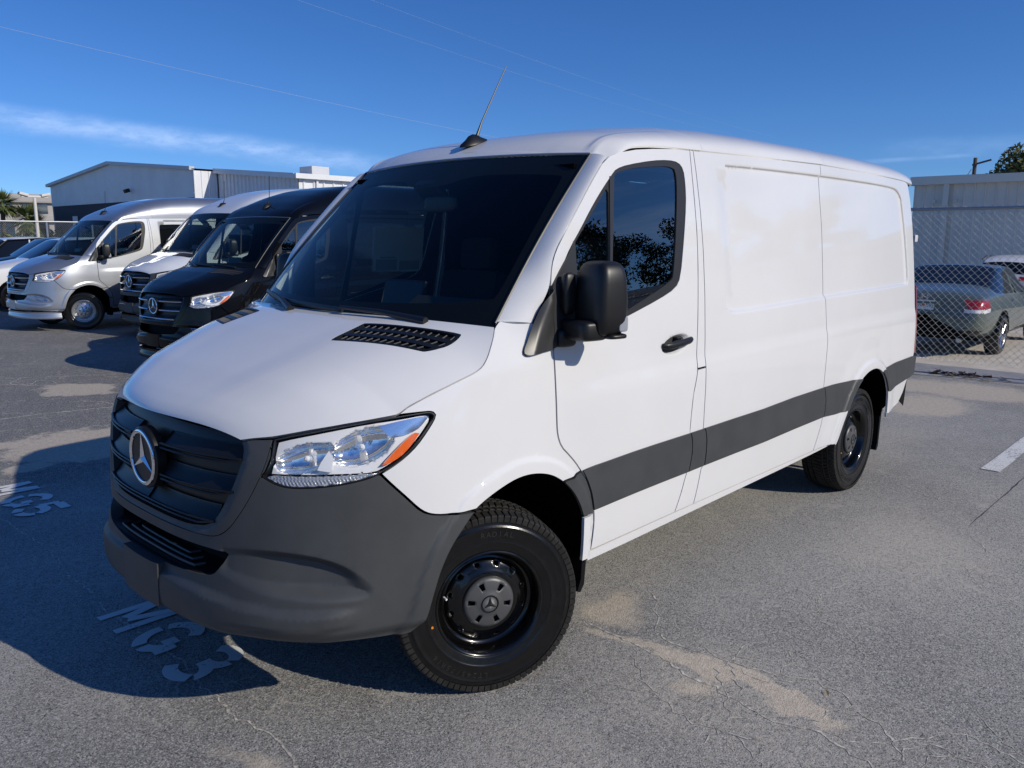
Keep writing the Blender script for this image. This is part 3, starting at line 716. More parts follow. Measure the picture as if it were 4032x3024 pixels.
        PP = []
        for (s_, z_), o_ in zip(pts, offs): q, _ = chart_pt(s_, z_, o_); PP.append((q[0], sg*q[1], q[2]))
        h.tube(PP, [.010, .013, .0145, .0145, .0145, .013], 10, flat=1.15).build('door_handle', 'plastic_dark', d, True)
        q, _ = chart_pt(-1.18, 1.322, -.004); MB().box((q[0], sg*q[1], q[2]), (.03, .03, .015), bev=.004).build('handle_lock', 'plastic_dark', d)
        # wing mirror
        hd = Matrix.Rotation(R(-12)*sg, 3, 'Z')
        def tp(x, y, z):
            k_ = 1-.10*max(0, z)**2-.05*max(0, -z)**2
            return (x*(1-.16*max(0, z)), y*k_+(.0 if z > -.4 else .05)*0, z)
        mroot = rrect((-.415, sg*1.103, 1.558), (.152, .192, .296), hd, 'mirror_head', 'plastic_dark', d, 4.6, tp, 40, 24)
        mf = MB(); mf.box((-.4885, sg*1.105, 1.56), (.006, .11, .18), hd, .002); mf.build('mirror_glass', 'chrome', mroot)
        rrect((-.360, sg*1.055, 1.436), (.135, .19, .085), hd, 'mirror_arm', 'plastic_dark', mroot, 5)
        rrect((-.335, sg*1.000, 1.575), (.060, .045, .17), hd, 'mirror_stalk', 'plastic_dark', mroot, 3.5)
        rrect((-.330, sg*.985, 1.400), (.095, .075, .075), hd, 'mirror_foot', 'plastic_dark', mroot, 4)
        rrect((-.440, sg*1.194, 1.462), (.045, .014, .062), hd, 'indicator', 'clear_strip', mroot, 5)
        rrect((-.435, sg*1.13, 1.412), (.10, .14, .022), hd, 'mirror_base', 'plastic_dark', mroot, 4)
    both(sides)
    # --- hood with vents
    vents = []
    for sg in (1, -1):
        q = [hood_uv(a, sg*b) for a, b in ((.398, .428), (.386, .412), (.232, .398), (.213, .412), (.068, .805), (.085, .822), (.232, .800), (.250, .782))]
        vents.append(chaikin(q, 2, True, 100))
    pol = [(u, .0) for u in np.linspace(-.93, .93, 41)]+[(.93, v) for v in np.linspace(.02, .93, 40)]+[(u, .93) for u in np.linspace(.90, -.90, 31)]+[(-.93, v) for v in np.linspace(.93, .02, 40)]
    hd = patch('hood', pol, hood_fn, P, root, holes=vents, grid=.022, gap=.0022, depth=.022, o=1, bstep=.02)
    for v, sg in zip(vents, (1, -1)):
        vp = patch('vent', inset(v, .0015), hood_fn, 'plastic_dark', hd, grid=.03, gap=0, off=-.0115, depth=.004, o=1)
        c = [np.array(hood_uv(a, sg*b)) for a, b in ((.398, .428), (.213, .412), (.068, .822), (.250, .795))]   # if, ir, or, of
        fr = inset(v, .012)
        patch('vent_frame', inset(v, .0015), hood_fn, 'plastic_dark', vp, holes=[fr], grid=.03, gap=0, off=.0008, depth=.010, o=1)
        for k in range(3):
            f0, f1 = (.30+.31*k), (.43+.31*k)
            sl = [c[0]+(c[1]-c[0])*f0, c[0]+(c[1]-c[0])*f1, c[3]+(c[2]-c[3])*f1, c[3]+(c[2]-c[3])*f0]
            if k < 2: patch('vent_slat', sl, hood_fn, 'plastic_dark', vp, grid=.05, gap=0, off=-.001, depth=.006, o=1)
            g0, g1 = (.06+.31*k), (.28+.31*k); rb = MB()
            for j in range(13):
                t_ = .06+.88*j/12+.00
                a = c[0]+(c[3]-c[0])*t_; b = c[1]+(c[2]-c[1])*t_; p0 = a+(b-a)*g0; p1 = a+(b-a)*g1
                A3, _ = surf_eval(hood_fn, np.array([p0, p1]), None, -.0045, o=1); rb.tube([A3[0], A3[1]], .0028, 4)
            tag(rb.build('vent_ribs', 'plastic_pale', vp), kind='stuff')
    # cowl
    cw = lambda u, v: np.stack([.105-.19*np.abs(u)**2.2+.10*v-.03, .86*u, 1.448+.004*np.abs(u)+.0*v], -1)
    gridmesh('cowl', lambda u, v: np.stack([(.11-.19*np.abs(u)**2.2)+(v-.5)*.20*(1-.75*np.abs(u)**3), .845*u, 1.456-.045*v-.012*np.abs(u)+0*u], -1), np.linspace(-1, 1, 31), np.linspace(0, 1, 5), 'plastic_dark', root)
    # --- windscreen
    us = np.linspace(-1, 1, 33); vs_ = np.linspace(0, 1, 25)
    wsg = gridmesh('windshield', lambda u, v: ws_fn(u, v), us, vs_, 'glass_ws', root)
    wpoly = [(u, 0.0) for u in np.linspace(-1, 1, 21)]+[(1, v) for v in np.linspace(.05, 1, 20)]+[(u, 1.0) for u in np.linspace(.95, -1, 20)]+[(-1, v) for v in np.linspace(.95, .05, 19)]
    ip = chaikin([(-.93, .10), (.93, .10), (.955, .2), (.93, .84), (.90, .865), (.30, .875), (.16, .80), (-.16, .80), (-.30, .875), (-.90, .865), (-.93, .84), (-.955, .2)], 2, True, 100)
    patch('windshield_border', wpoly, ws_fn, 'black', wsg, holes=[ip], grid=.06, gap=.002, off=-.004, edge=False, o=1, bstep=.03)
    for sg in (1, -1): MB().tube([tuple(v) for v in ws_fn(np.full(12, 1.003*sg), np.linspace(.01, 1, 12))], .006, 6).build('windshield_seal', 'seal', wsg, True)
    MB().tube([tuple(v) for v in ws_fn(np.linspace(-1, 1, 25), np.full(25, 1.004))], .006, 6).build('windshield_seal', 'satin', wsg, True)
    for pts, arm in (([(-.52, .055), (-.30, .050), (.02, .042), (.18, .038)], [(.18, .040), (.45, .03), (.72, -.01)]), ([(-.85, .075), (-.62, .062), (-.42, .05)], [(-.62, .07), (-.42, .048), (-.22, .0)])):
        wp = bpy.data.objects.new('wiper', None); link(wp, root); wp.empty_display_size = .1
        q = np.array(pts); Pw, Nw = surf_eval(ws_fn, q, None, .012, o=1); MB().tube([tuple(a) for a in Pw], .008, 6, flat=1.6).build('blade', 'plastic_dark', wp, True)
        q = np.array(arm); Pw, Nw = surf_eval(ws_fn, q, None, .028, o=1); MB().tube([tuple(a) for a in Pw], [.008, .011, .018], 8).build('arm', 'plastic_dark', wp, True)
    # --- roof
    build_roof(root, roof, P)
    # --- front end: bumper, grille, lights
    gi = chaikin([(SC, .7785), (1.427, .778), (1.295, .779), (1.204, .788), (1.155, .802), (1.124, .830), (1.081, .893), (1.034, .979), (1.013, 1.050), (1.014, 1.084), (1.030, 1.106), (1.059, 1.117), (1.091, 1.125), (1.143, 1.130), (1.356, 1.137), (SC, 1.139)], 2, False, 60).tolist()
    GIN = sym(gi)
    go = chaikin([(SC, .757), (1.429, .757), (1.277, .758), (1.178, .759), (1.114, .765), (1.065, .794), (1.020, .849), (.977, .914), (.936, .991), (.912, 1.06), (.910, 1.118)], 2, False, 60).tolist()
    ring = go+gi[::-1][:0]
    frame_half = [tuple(a) for a in go]+[(.98, 1.113), (1.026, 1.104)]+[tuple(a) for a in gi[::-1] if a[1] < 1.10]
    fr = [tuple(a) for a in go]+[(.98, 1.113), (1.026, 1.1045)]+[tuple(a) for a in gi[::-1] if a[1] < 1.103 and a[0] < SC-1e-6]+[(SC, .7785)]
    # grille frame: the whole U as one piece
    U_out = [tuple(a) for a in go]; U_in = [a for a in (tuple(b) for b in gi) if a[1] < 1.103]
    ushape = [(2*SC-a, b) for a, b in U_out[::-1]][:-1]+U_out+[(.98, 1.113), (1.024, 1.1045)]+U_in[::-1][:-1]+[(2*SC-a, b) for a, b in U_in]+[(2*SC-1.024, 1.1045), (2*SC-.98, 1.113)]
    gr = bpy.data.objects.new('grille', None); link(gr, root); gr.empty_display_size = .2
    patch('grille_frame', ushape, shell, 'plastic', gr, grid=.02, gap=.0015, off=.004, depth=.045, bstep=.015,
          disp=lambda q: -.012*(1-sst(sdist(q, GIN), .0, .03)))
    patch('grille_backing', inset(np.array(GIN), -.01), shell, 'plastic_dark', gr, grid=.04, gap=0, off=-.050, depth=.01)
    # sculpted slats: a broad shelf and two thin ridges each
    for z, sl_in, sl_out in ((1.047, .0, 1.004), (.930, .0, 1.028), (.815, .0, 1.120)):
        for mr in (False, True):
            def fnS(u, v, z=z):
                # u: chart s, v: 0 back/top .. 1 front/bottom
                zz = z+.052-.060*v; dep = -.046+.040*np.clip(v, 0, 1.2)**1.4
                q, n = surf_eval(shell, np.stack([np.asarray(u, float), zz], 1), None, 0, o=-1)
                return q+n*dep[:, None]
            s0, s1 = sl_out+.012, (1.46 if z > .9 else SC)
            ss = np.linspace(s0, s1, 40); sp = MB()
            body = gridmesh('slat', lambda u, v: fnS(np.asarray(u).ravel(), np.asarray(v).ravel()), ss, np.linspace(0, 1, 9), 'plastic_dark', gr, flip=True, skirt=.006, mirror=mr)
            for dz, do in ((.000, .002), (-.016, .0)):
                pts = []
                for s_ in ss:
                    fz = .0 if s_ > s0+.10 else (s0+.10-s_)*.10
                    pt, _ = chart_pt(s_, z+dz*(1 if s_ > s0+.08 else (s_-s0)/.08), -.004+do); pts.append((pt[0], -pt[1] if mr else pt[1], pt[2]))
                MB().tube(pts, .0055, 6, flat=.8).build('slat_ridge', 'plastic_dark', body, True)
    # emblem
    em = bpy.data.objects.new('emblem', None); link(em, gr); em.location = (.955, 0, .972); em.empty_display_size = .1
    MB().lathe([(0, -.03), (.118, -.03), (.118, .004), (.112, .010), (.0, .008)], 48).xform(Matrix.Rotation(-math.pi/2, 4, 'Z')).build('emblem_disc', 'plastic_dark', em, True)
    V, F = torus(.100, .0085, 72, 10, .7); MB().add(V, F).xform(Matrix.Translation((.012, 0, 0))).build('emblem_ring', 'chrome', em, True)
    V, F = star_mesh(.099, .0185, .010); MB().add(V, F).xform(Matrix.Translation((.010, 0, 0))).build('emblem_star', 'chrome', em)
    # bumper
    half = [(SC, .408)]+[(1.454, .408), (1.251, .418), (1.045, .424), (.881, .418), (.742, .406), (.609, .398), (.50, .392), (.43, .393)]
    bo = half+[tuple(a) for a in ARCH_F if .40 < a[1] < .813 and a[0] > .18]+[(.264, .811), (.320, .815), (.362, .8245), (.390, .836), (.417, .857), (.462, .907), (.507, .955), (.541, .993)]
    bo += [tuple(a) for a in HEADLIGHT if a[1] < .996 and a[0] > .545][:]
    bo += [(.936, .994), (.921, 1.013), (.905, 1.060), (.908, 1.10)]+[tuple(a) for a in go[::-1]][1:]
    bo = [(a, b) for a, b in bo]
    B = sym(bo)
    intake = sym(chaikin([(SC, .599), (1.536, .600), (1.40, .603), (1.292, .610), (1.20, .615), (1.157, .619), (1.125, .628), (1.095, .660), (1.070, .706), (1.085, .7155), (1.3, .7175), (SC, .7175)], 1, False, 60).tolist())
    FOG = chaikin([(1.10, .730), (.969, .742), (.854, .740), (.749, .726), (.660, .692), (.596, .640), (.562, .600), (.566, .572), (.605, .560), (.675, .562), (.775, .570), (.890, .583), (1.00, .605), (1.10, .64)], 3)
    def bump_disp(q):
        s = np.where(q[:, 0] > SC, 2*SC-q[:, 0], q[:, 0]); z = q[:, 1]; qq = np.stack([s, z], 1)
        d = .014*(1-sst(segdist(qq, ARCH_F, False), .045, .075))*(s < .7)
        sd = sdist(qq, FOG); top = z > np.interp(s, [.55, .75, 1.07], [.60, .66, .68])
        wdt = .030+.022*(1-sst(z, .60, .68))
        inner = sst(-sd, -.004, wdt)*(1-sst(s, .78, 1.05)*.75)
        d -= .044*inner*(.5+.5*sst(s, .56, .74))
        # lower lip: shelf then chin
        zl = np.interp(s, [.54, .61, .74, .88, 1.02, 1.17, SC], [.575, .545, .541, .546, .560, .577, .585])
        d += .020*(1-sst(z-zl, -.030, .004))*sst(s, .56, .72)
        zl2 = np.interp(s, [.54, .61, .74, .84, .955, 1.04, SC], [.54, .488, .467, .470, .480, .474, .46])
        d -= .012*(1-sst(z-zl2, -.022, .006))*sst(s, .56, .70)*(1-sst(s, .95, 1.1))
        d -= .03*(1-sst(z, .40, .45))
        return d
    ex = np.vstack([ring_pts(FOG, (-.004, .006, .015, .024, .034, .045), .02), [(a, np.interp(a, [.54, .61, .74, .88, 1.02, 1.17, SC], [.575, .545, .541, .546, .560, .577, .585])+o_) for a in np.arange(.55, SC, .025) for o_ in (-.03, -.018, -.008, .003)]])
    ex = np.vstack([ex, np.stack([2*SC-ex[:, 0], ex[:, 1]], 1)])
    bp = patch('bumper', B, shell, 'plastic', root, holes=[intake], grid=.018, gap=.0015, off=.002, depth=.05, disp=bump_disp, extra=ex, bstep=.012)
    # lower intake: dark pocket with a tread step
    pk = inset(np.array(intake), -.012)
    patch('intake_pocket', pk, shell, 'black', bp, grid=.04, gap=0, off=-.11, depth=.01)
    tread = bpy.data.objects.new('bumper_step', None); link(tread, bp); tread.empty_display_size = .1
    def stepf(s, dpt): q, n = chart_pt(s, .625, -dpt); return q
    sv = np.linspace(1.13, 2*SC-1.13, 30)
    top = np.array([stepf(a, .004) for a in sv]); bk = np.array([stepf(a, .11) for a in sv]); top[:, 2] = .612; bk[:, 2] = .630
    n = len(sv); mobj('step_pad', np.vstack([top, bk]), [(i, i+1, n+i+1, n+i) for i in range(n-1)], 'plastic_dark', tread, False)
    for dpt, s0 in ((.022, 1.26), (.045, 1.31), (.068, 1.37)):
        pts = [stepf(a, dpt) for a in np.linspace(s0, 2*SC-s0, 24)]
        e0 = stepf(s0-.015, dpt+.035); e1 = stepf(2*SC-s0+.015, dpt+.035)
        pts = [e0]+pts+[e1]
        MB().tube([(a[0], a[1], .614+dpt*.17+.006) for a in pts], .006, 6).build('step_strip', 'plastic', tread, True)
    # plate holder
    ph = MB()
    pv = []
    for y in np.linspace(-.152, .152, 9):
        for z, f in ((.432, .008), (.60, .0)):
            pv.append((1.012-.30*y*y+f*.5, y, z))
    V = pv+[(a-.035, b, c) for a, b, c in pv]; F = [(2*i, 2*i+2, 2*i+3, 2*i+1) for i in range(8)]+[(18+2*i, 18+2*i+1, 18+2*i+3, 18+2*i+2) for i in range(8)]
    F += [(2*i, 18+2*i, 20+2*i, 2*i+2) for i in range(8)]+[(2*i+1, 2*i+3, 21+2*i, 19+2*i) for i in range(8)]+[(0, 1, 19, 18), (16, 34, 35, 17)]
    ph.add(V, F).build('plate_holder', 'plastic', bp, True, R(30))
    # headlights
    def light(mr):
        k = dict(mirror=mr); sg = -1 if mr else 1
        hl = bpy.data.objects.new('headlight', None); link(hl, root); hl.empty_display_size = .1
        hp = inset(HEADLIGHT, .004)
        patch('lens', hp, shell, 'glass_clear', hl, grid=.03, gap=0, off=.001, edge=False, **k)
        patch('lens_rim', inset(HEADLIGHT, .0015), shell, 'plastic_dark', hl, holes=[inset(HEADLIGHT, .0038)], grid=.03, gap=0, off=.0005, depth=.03, **k)
        up = chaikin([(.470, 1.176), (.392, 1.183), (.374, 1.176), (.372, 1.160), (.394, 1.124), (.424, 1.088), (.464, 1.052), (.512, 1.022), (.560, 1.000), (.66, 1.004), (.80, 1.003), (.905, 1.004), (.900, 1.030), (.895, 1.060), (.894, 1.112), (.843, 1.126), (.712, 1.151), (.60, 1.168)], 1)
        # reflector bowls cut into a silver housing
        E1 = np.array([(.790, 1.058), (.112, .052)]); E2 = np.array([(.603, 1.092), (.112, .064)])
        def bowl(q):
            d = np.zeros(len(q))
            for (cx, cz), (rx, rz) in (E1, E2):
                ca, sa = math.cos(-.22), math.sin(-.22)
                dx, dz = q[:, 0]-cx, q[:, 1]-cz; u = (dx*ca+dz*sa)/rx; v = (-dx*sa+dz*ca)/rz
                e = np.sqrt(u*u+v*v)
                d = np.minimum(d, -.060*np.sqrt(np.clip(1-e**3, 0, 1)))
            return d
        hs = patch('housing', up, shell, 'lamp_silver', hl, grid=.009, gap=0, off=-.022, depth=.02, disp=bowl, bstep=.012, edge=False, **k)
        for (cx, cz), (rx, rz) in (E1, E2):
            th = np.linspace(0, 2*np.pi, 40)[:-1]; ca, sa = math.cos(-.22), math.sin(-.22)
            el = np.stack([cx+rx*.985*np.cos(th)*ca-rz*.97*np.sin(th)*-sa*-1, cz+rx*.985*np.cos(th)*sa+rz*.985*np.sin(th)*ca], 1)
            def facet(q, cx=cx, cz=cz):
                return bowl(q)+.0012*(np.abs(((q[:, 0]-cx)*38) % 1-.5)-.25)
            patch('reflector', el, shell, 'reflector', hl, grid=.007, gap=0, off=-.020, disp=facet, edge=False, **k)
            q, nn = chart_pt(cx, cz, -.05); c0 = Vector((q[0], sg*q[1], q[2])); dr = Vector((nn[0], sg*nn[1], nn[2]))
            MB().tube([c0-dr*.02, c0+dr*.012, c0+dr*.020], [.011, .011, .004], 10).build('bulb', 'white_lens', hl, True)
        # slim fin between the bowls
        patch('fin', [(.700, 1.012), (.745, 1.020), (.735, 1.045), (.712, 1.085), (.695, 1.055)], shell, 'lamp_silver', hl, grid=.02, gap=0, off=-.006, depth=.03, **k)
        patch('corner_chrome', chaikin([(.380, 1.172), (.395, 1.180), (.480, 1.172), (.560, 1.160), (.515, 1.120), (.470, 1.118), (.430, 1.128), (.405, 1.140)], 1), shell, 'reflector', hl, grid=.02, gap=0, off=-.016, depth=.01, **k)
        patch('amber_reflector', chaikin([(.408, 1.122), (.425, 1.126), (.452, 1.108), (.484, 1.078), (.520, 1.042), (.535, 1.026), (.513, 1.028), (.470, 1.050), (.436, 1.082)], 1), shell, 'amber', hl, grid=.02, gap=0, off=-.004, depth=.012, **k)
        st = chaikin([(.545, 1.001), (.60, 1.000), (.70, .999), (.80, .999), (.905, .998), (.915, .993), (.872, .973), (.83, .964), (.741, .966), (.653, .975), (.585, .988)], 1)
        patch('lower_strip', st, shell, 'clear_strip', hl, grid=.006, gap=0, off=-.006, depth=.02, bstep=.01,
              disp=lambda q: .0025*np.sin(q[:, 0]*520)*np.sin(q[:, 1]*420), **k)
        patch('housing_back', inset(HEADLIGHT, -.01), shell, 'black', hl, grid=.05, gap=0, off=-.09, edge=False, **k)
        patch('corner_filler', [(1.030, 1.100), (.985, 1.112), (.912, 1.120), (.903, 1.105), (.906, 1.06), (.93, 1.04), (.98, 1.07)], shell, 'plastic_dark', hl, grid=.03, gap=0, off=-.012, edge=False, **k)
    both(light)
    # --- structure behind the panels
    ib = MB()
    patch('body_frame', [(-4.66, .47), (-4.66, 2.18), (-1.42, 2.18), (-1.42, 1.34), (-.28, 1.34), (-.28, .86)]+[(.1, .93), (.45, .86), (.60, .47)][:0]+[(-.5, .60), (-.5, .46), (-3.08, .46)]+[(a, b+.02) for a, b in ARCH_R if b > .48]+[(-4.07, .52), (-4.4, .58)], shell, 'black', root, grid=.1, gap=0, off=-.022, edge=False)
    patch('body_frame', [(-4.66, .47), (-4.66, 2.18), (-1.42, 2.18), (-1.42, 1.34), (-.28, 1.34), (-.28, .86), (-.5, .60), (-.5, .46), (-3.08, .46)]+[(a, b+.02) for a, b in ARCH_R if b > .48]+[(-4.07, .52), (-4.4, .58)], shell, 'black', root, grid=.1, gap=0, off=-.022, edge=False, mirror=True)
    nose = [(SC, .46)]+[(1.1, .46), (.6, .46), (.47, .46), (.43, .55), (.40, .66), (.35, .75), (.26, .83), (.17, .88), (.05, .925), (-.05, .935), (-.15, .925), (-.27, .89), (-.28, 1.34), (-.10, 1.36), (.12, 1.30), (.35, 1.20), (.6, 1.14), (1.0, 1.09), (SC, 1.12)]
    patch('body_frame', sym(nose), shell, 'black', root, grid=.1, gap=0, off=-.115, edge=False)
    ub = MB(); ub.box((-2.5, 0, .40), (4.1, 1.60, .16)); ub.box((-1.78, .78, .39), (2.45, .09, .12)); ub.box((-1.78, -.78, .39), (2.45, .09, .12)); ub.box((.25, 0, .47), (1.2, .84, .12)); ub.box((-4.70, 0, .44), (.24, 1.5, .14))
    ub.build('underbody', 'underbody', root)
    ax = MB(); ax.tube([(-3.665, -.8, .372), (-3.665, .8, .372)], .06, 10); ax.tube([(0, -.75, .33), (0, .75, .33)], .04, 8); ax.tube([(-.5, .2, .3), (-4.2, .3, .3)], .05, 8); ax.build('axles', 'underbody', root, True)
    # rear doors
    zz = np.linspace(.50, 2.36, 24)
    for sg in (1, -1):
        V = []; F = []
        for z in zz:
            yo = float(Wb(-4.885, min(z, 2.2)))-.01-(max(0, z-2.2)/.16)**2*.25
            V += [(-4.86, sg*.004, z), (-4.875, sg*yo*.6, z), (-4.872, sg*(yo-.02), z), (-4.845, sg*(yo+.03), z)]
        for i in range(len(zz)-1):
            for j in range(3): F.append((4*i+j, 4*i+j+1, 4*i+5+j, 4*i+4+j))
        dd = mobj('rear_door', V, F, P, root, True)
        for z in (.90, 1.80):
            MB().box((-4.86, sg*.865, z), (.07, .045, .055), None, .008).build('hinge', P, dd, True)
        MB().box((-4.90, sg*.872, .90), (.05, .028, .075), None, .006).build('hinge_bracket', 'satin', dd, True)
    MB().box((-4.88, 0, .55), (.10, 1.56, .17), None, .03).build('rear_step', 'plastic', root, True)
    # antenna
    an = bpy.data.objects.new('antenna', None); link(an, root); an.empty_display_size = .1
    if roof == 'low': ax0, az0, sl_ = -.79, 2.262, R(14)
    else: ax0, az0, sl_ = -.86, 2.328, R(30)
    MB().lathe([(.0, .0), (.055, .0), (.050, .012), (.030, .028), (.016, .044), (.0, .05)], 20).xform(Matrix.Translation((ax0, 0, az0-.004)) @ Matrix.Rotation(sl_, 4, 'Y') @ Matrix.Diagonal((1.75, .8, 1, 1)) @ Matrix.Rotation(math.pi/2, 4, 'X')).build('antenna_base', 'plastic_dark', an, True, R(60))
    MB().tube([(ax0-.02, 0, az0+.035), (ax0-.055, 0, az0+.11), (ax0-.235, 0, az0+.405)], [.009, .0045, .0026], 8).build('antenna_rod', 'plastic_dark', an, True)
    # --- cab
    db = MB(); db.prism([(-.02, 1.12), (.0, 1.38), (-.03, 1.425), (-.12, 1.450), (-.30, 1.448), (-.40, 1.40), (-.40, 1.22), (-.25, 1.0)], -.86, .86)
    ds = db.build('dashboard', 'dash', root)
    MB().prism([(-.14, 1.456), (-.26, 1.535), (-.345, 1.525), (-.385, 1.42)], .17, .62).build('instrument_hood', 'dash', ds)
    MB().box((-.315, .0, 1.510), (.030, .30, .175), Matrix.Rotation(R(-16), 3, 'Y'), .012).build('centre_screen', 'screen', ds)
    MB().box((-.20, -.44, 1.462), (.16, .36, .02), None, .006).build('dash_tray', 'dash_light', ds)
    lv = MB()
    for y in np.linspace(-.42, .42, 17): lv.box((.05, y, 1.452), (.05, .012, .012))
    lv.build('demist_vents', 'plastic_trim', ds)
    stw = MB(); V, F = torus(.185, .016, 40, 8); stw.add(V, F); stw.box((0, 0, 0), (.04, .16, .10), None, .02); stw.box((0, 0, -.09), (.02, .04, .18), None, .006); stw.box((0, 0, 0), (.02, .36, .035), None, .006)
    stw.xform(Matrix.Translation((-.50, .43, 1.36)) @ Matrix.Rotation(R(-38), 4, 'Y')).build('steering_wheel', 'dash', root, True)
    for sg in (1, -1):
        st_ = MB(); st_.box((-.92, sg*.44, .98), (.50, .50, .16), None, .05); st_.box((-1.17, sg*.44, 1.30), (.15, .48, .62), Matrix.Rotation(R(-12), 3, 'Y'), .06); st_.box((-1.26, sg*.44, 1.70), (.09, .26, .19), Matrix.Rotation(R(-8), 3, 'Y'), .04)
        st_.build('seat', 'seat', root, True)
    cbx = MB(); cbx.box((-1.47, 0, 1.30), (.03, 1.72, 1.55)); cbx.box((-1.0, 0, .66), (.94, 1.86, .04)); cbx.box((-1.06, 0, 2.10), (.85, 1.55, .02)); cbx.build('partition', 'liner', root)
    for sg in (1, -1): MB().box((-.99, sg*.930, 1.03), (.80, .03, .66)).build('door_card', 'dash', root)
    im = rrect((-.53, .035, 1.955), (.03, .23, .080), Matrix.Identity(3), 'interior_mirror', 'plastic_dark', root, 4)
    MB().box((-.53, -.04, 2.02), (.05, .16, .10), Matrix.Rotation(R(45), 3, 'Y'), .015).build('sensor_housing', 'plastic_dark', root, True)
    # price sheet taped inside the far window
    sh = [(-.85, 1.595), (-1.235, 1.585), (-1.235, 1.862), (-.85, 1.858)]
    pp = patch('window_sheet', sh, shell, 'paper', root, grid=.1, gap=0, off=-.016, depth=.001, mirror=True)
    for a, b, c, d in ((-.87, -1.03, 1.60, 1.665), (-1.05, -1.21, 1.60, 1.655), (-.90, -1.02, 1.672, 1.680)):
        patch('sheet_print', [(a, c), (b, c), (b, d), (a, d)], shell, 'paper_ink', pp, grid=.1, gap=0, off=-.018, depth=.0005, mirror=True)
    # wheels
    make_wheel(root, (0, .845, .372), R(-27), 1); make_wheel(root, (0, -.845, .372), R(-27), -1)
    make_wheel(root, (-3.665, .838, .372), 0, 1); make_wheel(root, (-3.665, -.838, .372), 0, -1)

def build_roof(root, kind, P):
    fn = roof_fn_maker(kind)
    tt = np.linspace(-1, 1, 81); w = np.sign(tt)*(1-(1-np.abs(tt))**2.2)
    segs = [(-.632, -1.402), (-1.406, -2.936), (-2.940, -4.88)]
    for a, b in segs:
        xs = np.linspace(a, b, 40 if a > -1 else 24)
        if a > -1: xs = a+(b-a)*np.linspace(0, 1, 40)**1.5
        gridmesh('roof', fn, xs, w, P, root, skirt=.018)
